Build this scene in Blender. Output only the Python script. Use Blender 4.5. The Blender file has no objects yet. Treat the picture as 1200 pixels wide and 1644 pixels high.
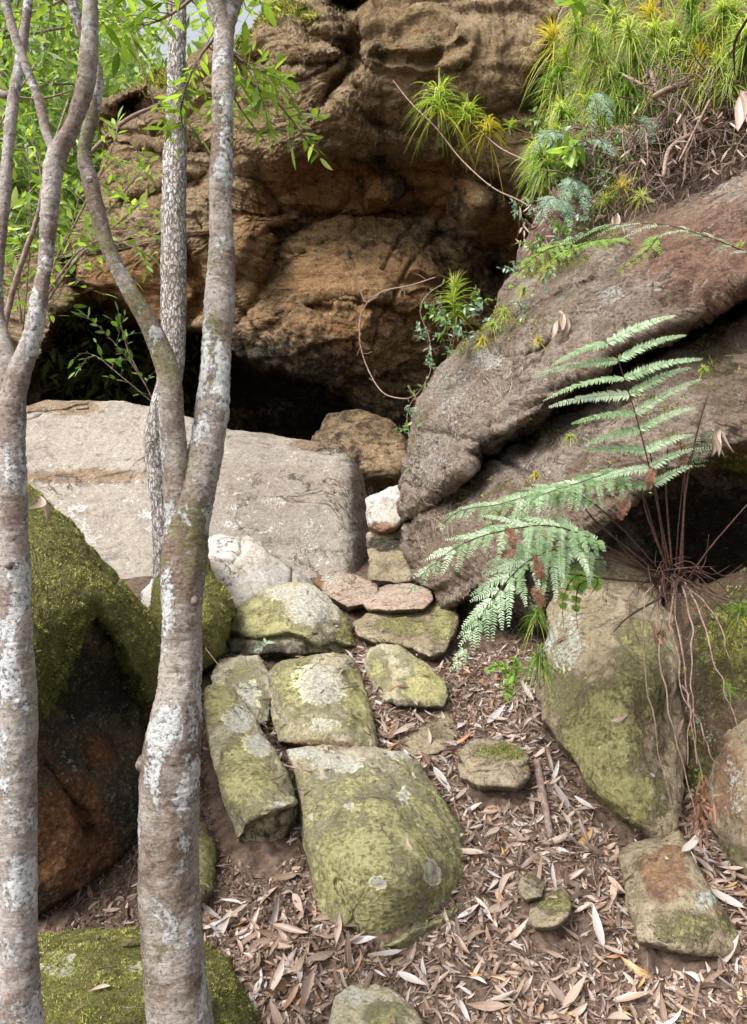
import bpy, math, random
import numpy as np
from mathutils import Vector, Matrix
from mathutils.bvhtree import BVHTree

random.seed(7)
rng = np.random.default_rng(7)
S = bpy.context.scene
COL = S.collection
R = math.radians

# ------------------------------------------------------------------ camera, sky, sun, exposure
W0, H0, F = 1200.0, 1644.0, 1266.0
CZ = 1.5
cam = bpy.data.cameras.new('camera')
cam.sensor_fit = 'VERTICAL'
cam.sensor_height = 24.0
cam.lens = 24.0 * F / H0
cam.clip_end = 2000
cam.clip_start = 0.05
co = bpy.data.objects.new('camera', cam)
co.location = (0, 0, CZ)
co.rotation_euler = (R(90), 0, 0)
COL.objects.link(co)
S.camera = co
SUN_EL, SUN_AZ = R(46), R(226)      # azimuth clockwise from +Y: light comes from behind and left of the camera
w = bpy.data.worlds.new('World')
S.world = w
w.use_nodes = True
nt = w.node_tree
bg = nt.nodes['Background']
sky = nt.nodes.new('ShaderNodeTexSky')
sky.sky_type = 'NISHITA'
sky.sun_disc = False
sky.sun_elevation = SUN_EL
sky.sun_rotation = SUN_AZ
sky.dust_density = 6.0
sky.air_density = 1.0
hs = nt.nodes.new('ShaderNodeHueSaturation')   # overcast: the blue is mostly veiled
hs.inputs['Saturation'].default_value = 0.22
nt.links.new(sky.outputs[0], hs.inputs['Color'])
nt.links.new(hs.outputs[0], bg.inputs['Color'])
bg.inputs['Strength'].default_value = 0.125
sl = bpy.data.lights.new('sun', 'SUN')
sl.energy = 1.5
sl.angle = R(21)
sl.color = (1.0, 0.975, 0.94)
so = bpy.data.objects.new('sun', sl)
d = Vector((math.sin(SUN_AZ) * math.cos(SUN_EL), math.cos(SUN_AZ) * math.cos(SUN_EL), math.sin(SUN_EL)))
so.rotation_euler = d.to_track_quat('Z', 'Y').to_euler()
so.location = (-3, -6, 12)
COL.objects.link(so)
S.view_settings.view_transform = 'Standard'
S.view_settings.look = 'None'
S.view_settings.exposure = 1.28
S.view_settings.gamma = 1.0
S.cycles.use_denoising = True
S.cycles.max_bounces = 6
S.cycles.diffuse_bounces = 4
S.cycles.transparent_max_bounces = 4
S.cycles.use_adaptive_sampling = True

# ------------------------------------------------------------------ small numpy helpers
def P(u, v, Y):
    return np.stack([(np.asarray(u, float) - 600) / F * Y, np.asarray(Y, float) + 0 * np.asarray(u, float),
                     CZ - (np.asarray(v, float) - 822) / F * Y], -1)

def _hash(ix, iy, iz, seed):
    h = (ix.astype(np.uint32) * np.uint32(374761393) + iy.astype(np.uint32) * np.uint32(668265263)
         + iz.astype(np.uint32) * np.uint32(2246822519) + np.uint32((seed * 3266489917) & 0xffffffff))
    h = (h ^ (h >> np.uint32(13))) * np.uint32(1274126177)
    h = (h ^ (h >> np.uint32(16))) * np.uint32(2654435761)
    return ((h ^ (h >> np.uint32(15))) & np.uint32(0xffffff)).astype(np.float32) / 16777215.0

def vn(p, seed=0):
    p = np.asarray(p, np.float32)
    i = np.floor(p); f = p - i
    i = i.astype(np.int64)
    f = f * f * f * (f * (f * 6 - 15) + 10)
    r = 0
    for dx in (0, 1):
        wx = f[..., 0] if dx else 1 - f[..., 0]
        for dy in (0, 1):
            wy = f[..., 1] if dy else 1 - f[..., 1]
            for dz in (0, 1):
                wz = f[..., 2] if dz else 1 - f[..., 2]
                r = r + wx * wy * wz * _hash(i[..., 0] + dx, i[..., 1] + dy, i[..., 2] + dz, seed)
    return r * 2 - 1

ROT = np.array([[0.8, 0.6, 0], [-0.48, 0.64, 0.6], [0.36, -0.48, 0.8]], np.float32)
def fbm(p, octv=5, gain=0.5, seed=0):
    p = np.asarray(p, np.float32); a = 1; s = 0; t = 0
    for k in range(octv):
        s = s + a * vn(p, seed + k); t += a; a *= gain; p = (p @ ROT) * 2.03
    return s / t
def ridged(p, octv=4, gain=0.5, seed=0):
    p = np.asarray(p, np.float32); a = 1; s = 0; t = 0
    for k in range(octv):
        s = s + a * (1 - 2 * np.abs(vn(p, seed + k))); t += a; a *= gain; p = (p @ ROT) * 2.03
    return s / t

def sstep(a, b, x):
    t = np.clip((x - a) / (b - a), 0, 1)
    return t * t * (3 - 2 * t)

def catmull(pts, n):
    pts = np.asarray(pts, float)
    if len(pts) == 2:
        t = np.linspace(0, 1, n)[:, None]
        return pts[0] * (1 - t) + pts[1] * t
    e = np.vstack([2 * pts[0] - pts[1], pts, 2 * pts[-1] - pts[-2]])
    seg = np.linalg.norm(np.diff(pts[:, :3], axis=0), axis=1) + 1e-9
    cum = np.concatenate([[0], np.cumsum(seg)])
    s = np.linspace(0, cum[-1], n)
    k = np.clip(np.searchsorted(cum, s, side='right') - 1, 0, len(pts) - 2)
    t = ((s - cum[k]) / seg[k])[:, None]
    p0, p1, p2, p3 = e[k], e[k + 1], e[k + 2], e[k + 3]
    return 0.5 * ((2 * p1) + (-p0 + p2) * t + (2 * p0 - 5 * p1 + 4 * p2 - p3) * t ** 2 + (-p0 + 3 * p1 - 3 * p2 + p3) * t ** 3)

def norm(a):
    return a / (np.linalg.norm(a, axis=-1, keepdims=True) + 1e-12)

# ------------------------------------------------------------------ objects
def tag(o, label=None, cat=None, group=None, kind=None):
    if label: o['label'] = label
    if cat: o['category'] = cat
    if group: o['group'] = group
    if kind: o['kind'] = kind
    return o

def empty(name, loc):
    o = bpy.data.objects.new(name, None)
    o.empty_display_size = 0.1
    o.location = tuple(float(c) for c in loc)
    COL.objects.link(o)
    return o

def worigin(o):
    l = np.array(o.location, float)
    return l if o.parent is None else l + worigin(o.parent)

def mesh_obj(name, V, polys, mat, parent=None, attrs=None, origin=None, smooth=True):
    """V (n,3) world coordinates; polys: list of int arrays (m,k), each of one polygon size."""
    V = np.asarray(V, np.float32)
    polys = [np.asarray(p, np.int32) for p in polys if len(p)]
    if parent is not None and origin is None: origin = worigin(parent)
    if origin is None:
        origin = np.array([V[:, 0].mean(), V[:, 1].mean(), V[:, 2].min()])
    origin = np.asarray(origin, float)
    me = bpy.data.meshes.new(name)
    me.vertices.add(len(V))
    me.vertices.foreach_set('co', (V - origin).astype(np.float32).ravel())
    li = np.concatenate([p.ravel() for p in polys])
    tot = np.concatenate([np.full(len(p), p.shape[1], np.int32) for p in polys])
    st = np.concatenate([[0], np.cumsum(tot)[:-1]]).astype(np.int32)
    me.loops.add(len(li)); me.loops.foreach_set('vertex_index', li)
    me.polygons.add(len(tot)); me.polygons.foreach_set('loop_start', st)
    me.update(calc_edges=True)
    me.validate()
    if smooth:
        me.polygons.foreach_set('use_smooth', np.ones(len(me.polygons), bool))
    if attrs:
        for an, av in attrs.items():
            av = np.asarray(av, np.float32)
            if av.ndim == 1:
                a = me.attributes.new(an, 'FLOAT', 'POINT'); a.data.foreach_set('value', av)
            elif av.shape[1] == 3:
                a = me.attributes.new(an, 'FLOAT_VECTOR', 'POINT'); a.data.foreach_set('vector', av.ravel())
            else:
                a = me.attributes.new(an, 'FLOAT_COLOR', 'POINT'); a.data.foreach_set('color', av.ravel())
    me.materials.append(mat)
    o = bpy.data.objects.new(name, me)
    COL.objects.link(o)
    if parent is not None:
        o.parent = parent
    else:
        o.location = origin
    return o

class Acc:
    """collects many small pieces of ONE part into one mesh"""
    def __init__(s): s.V = []; s.Q = []; s.T = []; s.r = []; s.c = []; s.n = 0
    def add(s, V, Q=None, T=None, rnd=None, bark=None):
        V = np.asarray(V).reshape(-1, 3)
        if Q is not None and len(Q): s.Q.append(np.asarray(Q) + s.n)
        if T is not None and len(T): s.T.append(np.asarray(T) + s.n)
        s.V.append(V); s.n += len(V)
        s.r.append(np.full(len(V), 0.5) if rnd is None else np.broadcast_to(np.asarray(rnd, float), (len(V),)))
        s.c.append(V if bark is None else bark)
    def build(s, name, mat, parent=None, **k):
        pol = []
        if s.Q: pol.append(np.concatenate(s.Q))
        if s.T: pol.append(np.concatenate(s.T))
        return mesh_obj(name, np.concatenate(s.V), pol, mat, parent, attrs={'rnd': np.concatenate(s.r), 'bark': np.concatenate(s.c)}, **k)

def frames(C):
    T = norm(np.gradient(C, axis=0))
    n0 = np.cross(T[0], [0.31, 1, 0.2]); n0 = n0 / np.linalg.norm(n0)
    Ns = [n0]
    for k in range(1, len(C)):
        n = Ns[-1] - T[k] * np.dot(Ns[-1], T[k]); Ns.append(n / (np.linalg.norm(n) + 1e-9))
    Ns = np.array(Ns)
    return T, Ns, np.cross(T, Ns)

def tube(acc, pts, rad, n=None, k=6, bump=0.0, rnd=0.5, freq=8.0, seed=0, rough=None):
    """tapered tube through pts (m,3), radii rad; rough: function(barkco, r) -> radial offset"""
    pts = np.asarray(pts, float); rad = np.broadcast_to(np.asarray(rad, float), (len(pts),))
    pr = np.hstack([pts, rad[:, None]])
    if n is None: n = max(3, 3 * (len(pts) - 1) + 1)
    c = catmull(pr, n)
    C, r = c[:, :3], np.maximum(c[:, 3], 1e-4)
    T, A, B = frames(C)
    th = np.linspace(0, 2 * np.pi, k, endpoint=False)
    ring = (np.cos(th)[None, :, None] * A[:, None] + np.sin(th)[None, :, None] * B[:, None])
    ln = np.concatenate([[0], np.cumsum(np.linalg.norm(np.diff(C, axis=0), axis=1))])
    bc = np.stack([np.cos(th)[None] * r[:, None], np.sin(th)[None] * r[:, None], np.broadcast_to(ln[:, None], (n, k))], -1)
    rr = np.broadcast_to(r[:, None], (n, k)).copy()
    if bump: rr = rr * (1 + bump * fbm(bc * freq + seed * 3.1, 4, seed=seed))
    if rough is not None: rr = rr + rough(bc, rr)
    V = C[:, None] + ring * rr[..., None]
    i = np.arange(n - 1)[:, None] * k; j = np.arange(k)[None]
    j2 = (j + 1) % k
    Q = np.stack([i + j, i + j2, i + k + j2, i + k + j], -1).reshape(-1, 4)
    V = np.vstack([V.reshape(-1, 3), C[0], C[-1]])
    a, b = n * k, n * k + 1
    jj = np.arange(k); jk = (jj + 1) % k
    Tt = np.vstack([np.stack([jk, jj, np.full(k, a)], -1), np.stack([(n - 1) * k + jj, (n - 1) * k + jk, np.full(k, b)], -1)])
    acc.add(V, Q, Tt, rnd, np.vstack([bc.reshape(-1, 3), bc[0].mean(0), bc[-1].mean(0)]))
    return C, r

def leaves(acc, base, dirn, nrm, L, Wd, droop=0.0, curl=0.0, fold=0.25, seg=4, rnd=None, prof='leaf', twist=0.0, sickle=0.0):
    """many blades: arrays base/dirn/nrm (N,3), L/Wd (N,)"""
    base = np.asarray(base, float); N = len(base)
    if N == 0: return
    dirn = norm(np.asarray(dirn, float)); nrm = np.asarray(nrm, float)
    nrm = norm(nrm - dirn * (nrm * dirn).sum(-1, keepdims=True))
    side = np.cross(dirn, nrm)
    L = np.broadcast_to(L, (N,)); Wd = np.broadcast_to(Wd, (N,)); droop = np.broadcast_to(droop, (N,)); curl = np.broadcast_to(curl, (N,))
    t = np.linspace(0, 1, seg + 1)
    if prof == 'leaf': wv = np.sin(np.pi * t ** 0.8) ** 0.8; wv[-1] = 0.02; wv[0] = 0.06
    elif prof == 'blade': wv = np.minimum(1, (1 - t) * 1.6) ** 0.8; wv[-1] = 0.03; wv[0] = 0.7
    else: wv = 1 - 0.75 * t ** 1.5; wv[-1] = 0.12; wv[0] = 0.9
    mid = (base[:, None] + dirn[:, None] * (t[None, :, None] * L[:, None, None])
           + np.array([0, 0, -1.0])[None, None] * ((t ** 2)[None] * (droop * L)[:, None])[..., None]
           + nrm[:, None] * ((t ** 2)[None] * (curl * L)[:, None])[..., None])
    mid = mid + side[:, None] * ((t * (t - 1) * 4)[None] * (np.broadcast_to(sickle, (N,)) * L)[:, None])[..., None]
    tw_ = (np.broadcast_to(twist, (N,))[:, None] * (t - 0.3)[None])[..., None]
    sd_ = side[:, None] * np.cos(tw_) + nrm[:, None] * np.sin(tw_); nr_ = nrm[:, None] * np.cos(tw_) - side[:, None] * np.sin(tw_)
    off = sd_ * (wv[None] * Wd[:, None] * 0.5)[..., None]
    up = nr_ * (wv[None] * Wd[:, None] * 0.5 * fold)[..., None]
    V = np.stack([mid - off + up, mid, mid + off + up], 2)      # N, seg+1, 3, 3
    k = (seg + 1) * 3
    s_ = np.arange(seg)[:, None] * 3; c_ = np.arange(2)[None]
    q = np.stack([s_ + c_, s_ + c_ + 1, s_ + 3 + c_ + 1, s_ + 3 + c_], -1).reshape(-1, 4)
    Q = (np.arange(N)[:, None, None] * k + q[None]).reshape(-1, 4)
    if rnd is None: rnd = rng.random(N)
    uvw = np.zeros((N, seg + 1, 3, 3)); uvw[..., 0] = np.array([-1, 0, 1])[None, None]; uvw[..., 1] = t[None, :, None]; uvw[..., 2] = np.asarray(rnd)[:, None, None]
    acc.add(V.reshape(-1, 3), Q, None, np.repeat(np.broadcast_to(rnd, (N,)), k), uvw.reshape(-1, 3))

def rvec(n): return norm(rng.normal(size=(n, 3)))

# ------------------------------------------------------------------ materials
class Mat:
    def __init__(s, name, rough=0.85, spec=0.3):
        s.m = bpy.data.materials.new(name); s.m.use_nodes = True
        s.t = s.m.node_tree; s.b = s.t.nodes['Principled BSDF']; s.out = s.t.nodes['Material Output']
        s.b.inputs['Roughness'].default_value = rough
        s.b.inputs['Specular IOR Level'].default_value = spec
    def n(s, typ, **kw):
        x = s.t.nodes.new('ShaderNode' + typ)
        for k, v in kw.items():
            if k.startswith('_'): setattr(x, k[1:], v)
        for k, v in kw.items():
            if k.startswith('_'): continue
            k = k.replace('__', ' ')
            inp = x.inputs[int(k[1:])] if (k[0] == 'i' and k[1:].isdigit()) else x.inputs[k]
            s.set(inp, v)
        return x
    def set(s, inp, v):
        if isinstance(v, bpy.types.NodeSocket): s.t.links.new(v, inp)
        elif isinstance(v, tuple) and inp.type == 'RGBA' and len(v) == 3: inp.default_value = (*v, 1)
        else: inp.default_value = v
    def math(s, op, a, b=0.0, clamp=False):
        x = s.n('Math', _operation=op, _use_clamp=clamp); s.set(x.inputs[0], a); s.set(x.inputs[1], b); return x.outputs[0]
    def mapv(s, vec, scale, loc=(0, 0, 0)):
        return s.n('Mapping', Vector=vec, Scale=scale, Location=loc).outputs[0]
    def noise(s, vec, scale, detail=6, rough=0.55, dist=0.0):
        return s.n('TexNoise', Vector=vec, Scale=scale, Detail=detail, Roughness=rough, Distortion=dist).outputs[0]
    def mix(s, f, a, b, blend='MIX'):
        x = s.n('Mix', _data_type='RGBA', _blend_type=blend)
        s.set(x.inputs[0], f); s.set(x.inputs[6], a); s.set(x.inputs[7], b); return x.outputs[2]
    def step(s, v, a, b):
        return s.n('MapRange', _interpolation_type='SMOOTHSTEP', i0=v, i1=a, i2=b).outputs[0]
    def ramp(s, f, stops):
        x = s.n('ValToRGB', i0=f); cr = x.color_ramp
        while len(cr.elements) < len(stops): cr.elements.new(0.5)
        for e, (p, c) in zip(cr.elements, stops): e.position = p; e.color = (*c, 1)
        return x.outputs[0]
    def bump(s, h, strength, dist, prev=None):
        x = s.n('Bump', Strength=strength, Distance=dist, Height=h)
        if prev is not None: s.set(x.inputs['Normal'], prev)
        return x.outputs[0]

def rock_mat(name, c1, c2, c3, strata=0.0, moss=(0.13, 0.125, 0.028), moss2=(0.30, 0.29, 0.095), lichen=(0.62, 0.63, 0.58), ochre=(0.26, 0.10, 0.03),
             dark=(0.018, 0.014, 0.011), grain=1.0, speck=0.5, bd=1.0, crs=1.0, tilt=0.0, mossmix=0.88):
    M = Mat(name, 0.9, 0.25)
    g = M.n('NewGeometry').outputs['Position']
    at = M.n('Attribute', _attribute_name='paint')
    sp = M.n('SeparateColor', Color=at.outputs['Color']).outputs
    big = M.noise(g, 1.6, 5, 0.6, 0.6)
    med = M.noise(g, 9.0, 8, 0.65, 0.3)
    fine = M.noise(g, 60.0, 6, 0.7)
    vfine = M.noise(g, 260.0, 3, 0.7)
    c = M.mix(M.step(big, 0.38, 0.62), c1, c2)
    c = M.mix(M.step(med, 0.45, 0.68), c, c3)
    if strata:
        sv = M.n('VectorMath', _operation='ADD', i0=M.mapv(M.n('Mapping', Vector=g, Rotation=(0, tilt, 0)).outputs[0], (1.2, 1.2, 16.0)), i1=M.mix(1.0, (0, 0, 0), M.n('TexNoise', Vector=g, Scale=1.3, Detail=3).outputs[1])).outputs[0]
        st = M.noise(sv, 1.6, 7, 0.62, 0.4)
        c = M.mix(M.math('MULTIPLY', M.step(st, 0.42, 0.62), 0.55 * strata), c, M.mix(0.5, c1, (0.05, 0.03, 0.02)))
    # break the painted masks with noise
    mix2 = M.math('ADD', M.math('MULTIPLY', med, 0.45), M.math('MULTIPLY', fine, 0.55))
    def mask(v, lo=0.36, hi=0.60, amp=1.0, src=mix2):
        x = M.math('ADD', v, M.math('MULTIPLY', M.math('SUBTRACT', src, 0.5), amp * 2.6))
        return M.math('MULTIPLY', M.step(x, lo, hi), M.step(v, 0.02, 0.2))
    c = M.mix(M.math('MULTIPLY', mask(sp[2], 0.15, 0.62, 0.6, M.mix(0.5, big, med)), 0.85), c, M.mix(M.step(med, 0.4, 0.65), ochre, (ochre[0] * 0.5, ochre[1] * 0.5, ochre[2] * 0.6)))
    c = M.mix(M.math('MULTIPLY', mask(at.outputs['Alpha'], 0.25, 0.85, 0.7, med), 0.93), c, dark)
    # lichen spots
    vo = M.n('TexVoronoi', Vector=M.n('VectorMath', _operation='ADD', i0=g, i1=M.n('VectorMath', _operation='SCALE', i0=M.n('TexNoise', Vector=g, Scale=40.0, Detail=4).outputs[1], Scale=0.07).outputs[0]).outputs[0], Scale=16.0)
    vo2 = M.n('TexVoronoi', Vector=g, Scale=55.0)
    spot = M.math('MULTIPLY', M.step(vo.outputs[0], 0.30, 0.22), M.step(M.noise(g, 5.0, 4, 0.6), 0.52, 0.6))
    spot = M.math('MAXIMUM', spot, M.math('MULTIPLY', M.step(vo2.outputs[0], 0.30, 0.16), M.step(M.noise(g, 7.0, 4, 0.6), 0.50, 0.58)))
    lm = M.math('MAXIMUM', mask(sp[1], 0.42, 0.58, 0.8), M.math('MULTIPLY', spot, speck))
    # weathering: pits, grain and hairline cracks in the stone itself
    crk = M.math('ABSOLUTE', M.math('SUBTRACT', M.noise(g, 3.2 * crs, 7, 0.62, 0.9), 0.5))
    crk = M.math('MULTIPLY', M.step(crk, 0.012, 0.0), M.step(M.noise(g, 2.2 * crs, 3, 0.5), 0.46, 0.58))
    c = M.mix(M.math('MULTIPLY', M.step(fine, 0.52, 0.34), 0.62 * grain), c, (0.035, 0.025, 0.016))
    c = M.mix(M.math('MULTIPLY', M.step(med, 0.50, 0.30), 0.45), c, (0.06, 0.042, 0.026))
    c = M.mix(M.math('MULTIPLY', M.step(fine, 0.54, 0.72), 0.45 * grain), c, (0.52, 0.46, 0.37))
    c = M.mix(M.math('MULTIPLY', lm, 0.85), c, M.mix(M.step(fine, 0.36, 0.58), (lichen[0] * 0.55, lichen[1] * 0.55, lichen[2] * 0.5), lichen))
    c = M.mix(M.math('MULTIPLY', crk, 0.8), c, (0.03, 0.022, 0.016))
    mm = M.math('MULTIPLY', mask(sp[0], 0.35, 0.75, 0.85), M.math('SUBTRACT', 1.0, M.math('MULTIPLY', mask(sp[1], 0.42, 0.58, 0.8), 0.9)))
    c = M.mix(M.math('MULTIPLY', mm, mossmix), c, M.mix(M.step(mix2, 0.38, 0.62), moss, moss2))
    c = M.mix(M.math('MULTIPLY', M.step(vfine, 0.46, 0.30), 0.35 * grain), c, (0.04, 0.03, 0.018))
    c = M.mix(M.math('MULTIPLY', M.step(vfine, 0.56, 0.74), 0.35 * grain), c, (0.60, 0.56, 0.46))
    M.set(M.b.inputs['Base Color'], c)
    h = M.math('ADD', M.math('MULTIPLY', med, 1.1), M.math('MULTIPLY', fine, 0.42))
    h = M.math('SUBTRACT', h, M.math('MULTIPLY', crk, 0.25))
    nb = M.bump(h, 0.85, 0.07 * bd)
    nb = M.bump(M.math('ADD', M.math('MULTIPLY', vfine, 0.7), M.math('MULTIPLY', mm, M.math('MULTIPLY', fine, 0.8))), 0.8 * grain, 0.009 * bd, nb)
    if strata: nb = M.bump(st, 0.85 * strata, 0.08 * bd, nb)
    M.set(M.b.inputs['Normal'], nb)
    return M.m

def leaf_mat(name, stops, trans=0.35, rough=0.5, tcol=None, vein=0.0, spec=0.35):
    M = Mat(name, rough, spec)
    r = M.n('Attribute', _attribute_name='rnd').outputs['Fac']
    bk = M.n('SeparateXYZ', Vector=M.n('Attribute', _attribute_name='bark').outputs['Vector']).outputs
    g = M.n('NewGeometry').outputs['Position']
    c = M.ramp(r, stops)
    ns = M.noise(g, 90.0, 4, 0.6)
    c = M.mix(M.math('MULTIPLY', M.step(ns, 0.5, 0.75), 0.35), c, M.mix(1.0, c, (0.55, 0.5, 0.45), 'MULTIPLY'))
    if vein:
        mid = M.step(M.math('ABSOLUTE', bk[0]), 0.16, 0.03)
        c = M.mix(M.math('MULTIPLY', mid, vein), c, (0.45, 0.42, 0.30))
    M.set(M.b.inputs['Base Color'], c)
    M.set(M.b.inputs['Normal'], M.bump(ns, 0.25, 0.004))
    if trans:
        tr = M.n('BsdfTranslucent', Color=M.mix(1.0, c, tcol or (1.5, 1.5, 0.6), 'MULTIPLY'))
        ms = M.n('MixShader', i0=trans, i1=M.b.outputs[0], i2=tr.outputs[0])
        M.t.links.new(ms.outputs[0], M.out.inputs[0])
    return M.m

def plain_mat(name, c1, c2, scale=30.0, rough=0.85, bump=0.4):
    M = Mat(name, rough, 0.3)
    g = M.n('NewGeometry').outputs['Position']
    ns = M.noise(g, scale, 6, 0.65)
    M.set(M.b.inputs['Base Color'], M.mix(M.step(ns, 0.35, 0.65), c1, c2))
    M.set(M.b.inputs['Normal'], M.bump(ns, bump, 0.01))
    return M.m

def bark_mat(name, base, alt, pale, green, wr=1.0, pale_amt=0.5, green_amt=0.5, fissure=False, pth=0.56):
    M = Mat(name, 0.85, 0.3)
    b = M.n('Attribute', _attribute_name='bark').outputs['Vector']
    g = M.n('NewGeometry').outputs['Position']
    n1 = M.noise(g, 7.0, 6, 0.6, 0.4)
    n2 = M.noise(M.mapv(b, (26, 26, 75)), 1.0, 8, 0.72, 1.4)
    n3 = M.noise(g, 110.0, 6, 0.72)
    n4 = M.noise(M.mapv(g, (1, 1, 0.6), (3, 7, 1)), 9.0, 8, 0.62, 0.4)
    c = M.mix(M.step(n1, 0.40, 0.60), base, alt)
    c = M.mix(M.math('MULTIPLY', M.step(n2, 0.50, 0.66), 0.55), c, (base[0] * 0.40, base[1] * 0.34, base[2] * 0.30))
    c = M.mix(M.math('MULTIPLY', M.step(M.noise(g, 5.0, 8, 0.66), 0.53, 0.60), green_amt), c, M.mix(n3, green, (green[0] * 0.5, green[1] * 0.55, green[2] * 0.4)))
    pm = M.step(M.math('ADD', n4, M.math('MULTIPLY', M.math('SUBTRACT', n3, 0.5), 0.22)), pth, pth + 0.05)
    c = M.mix(M.math('MULTIPLY', pm, pale_amt), c, M.mix(M.step(n3, 0.35, 0.6), (pale[0] * 0.62, pale[1] * 0.66, pale[2] * 0.66), pale))
    c = M.mix(M.math('MULTIPLY', M.step(n3, 0.53, 0.70), 0.45), c, (0.64, 0.60, 0.57))
    c = M.mix(M.math('MULTIPLY', M.step(n3, 0.49, 0.33), 0.78), c, (0.06, 0.035, 0.025))
    if fissure:
        vo = M.n('TexVoronoi', _feature='DISTANCE_TO_EDGE', Vector=M.n('VectorMath', _operation='ADD', i0=M.mapv(b, (75, 75, 20)), i1=M.n('VectorMath', _operation='SCALE', i0=M.n('TexNoise', Vector=M.mapv(b, (50, 50, 30)), Scale=1.0, Detail=5).outputs[1], Scale=1.6).outputs[0]).outputs[0], Scale=1.0)
        fs = M.step(M.math('ADD', vo.outputs[0], M.math('MULTIPLY', M.math('SUBTRACT', n3, 0.5), 0.25)), 0.0, 0.16)
        c = M.mix(M.math('MULTIPLY', M.math('SUBTRACT', 1.0, fs), 0.65), c, (0.17, 0.14, 0.12))
        nb = M.bump(fs, 0.9, 0.012)
    else:
        nb = M.bump(n2, 0.6 * wr, 0.010)
    nb = M.bump(M.math('ADD', n3, M.math('MULTIPLY', pm, 0.4)), 0.85, 0.008, nb)
    M.set(M.b.inputs['Base Color'], c); M.set(M.b.inputs['Normal'], nb)
    return M.m

# ------------------------------------------------------------------ rock builder
def tps(ctrl):
    c = np.array(ctrl, float); X = c[:, :2] / 300.0; z = c[:, 2]; n = len(c)
    if n <= 4:
        A = np.hstack([np.ones((n, 1)), X]); s, *_ = np.linalg.lstsq(A, z, rcond=None)
        return lambda u, v: s[0] + s[1] * u / 300 + s[2] * v / 300
    def ph(r2): return np.where(r2 > 1e-12, r2 * np.log(r2 + 1e-12) * 0.5, 0)
    K = ph(((X[:, None] - X[None]) ** 2).sum(-1)) + np.eye(n) * 0.01
    A = np.zeros((n + 3, n + 3)); A[:n, :n] = K; A[:n, n] = 1; A[:n, n + 1:] = X; A[n, :n] = 1; A[n + 1:, :n] = X.T
    s = np.linalg.solve(A, np.concatenate([z, [0, 0, 0]]))
    def f(u, v):
        x, y = u / 300, v / 300; r = s[n] + s[n + 1] * x + s[n + 2] * y
        for k in range(n): r = r + s[k] * ph((x - X[k, 0]) ** 2 + (y - X[k, 1]) ** 2)
        return r
    return f

def polydist(u, v, poly, closed):
    """signed distance in px: negative inside for closed polygons"""
    pts = np.array(poly, float); m = len(pts)
    d = np.full(u.shape, 1e9); ins = np.zeros(u.shape, bool)
    for k in range(m if closed else m - 1):
        a, b = pts[k], pts[(k + 1) % m]
        ab = b - a; L = (ab ** 2).sum() + 1e-9
        t = np.clip(((u - a[0]) * ab[0] + (v - a[1]) * ab[1]) / L, 0, 1)
        d = np.minimum(d, np.hypot(u - a[0] - t * ab[0], v - a[1] - t * ab[1]))
        if closed:
            c = ((a[1] > v) != (b[1] > v)) & (u < (b[0] - a[0]) * (v - a[1]) / (b[1] - a[1] + 1e-12) + a[0])
            ins ^= c
    return np.where(ins, -d, d) if closed else d

def sideof(u, v, pts):
    """signed distance to an open polyline (positive on its right-hand/below side when drawn left to right)"""
    pts = np.array(pts, float); d = np.full(u.shape, 1e9); sg = np.ones(u.shape)
    for k in range(len(pts) - 1):
        a, b = pts[k], pts[k + 1]; ab = b - a; L = (ab ** 2).sum() + 1e-9
        t = np.clip(((u - a[0]) * ab[0] + (v - a[1]) * ab[1]) / L, 0, 1)
        dd = np.hypot(u - a[0] - t * ab[0], v - a[1] - t * ab[1])
        cr = ab[0] * (v - a[1]) - ab[1] * (u - a[0])
        better = dd < d
        d = np.where(better, dd, d); sg = np.where(better, np.sign(cr), sg)
    return d * sg

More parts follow.
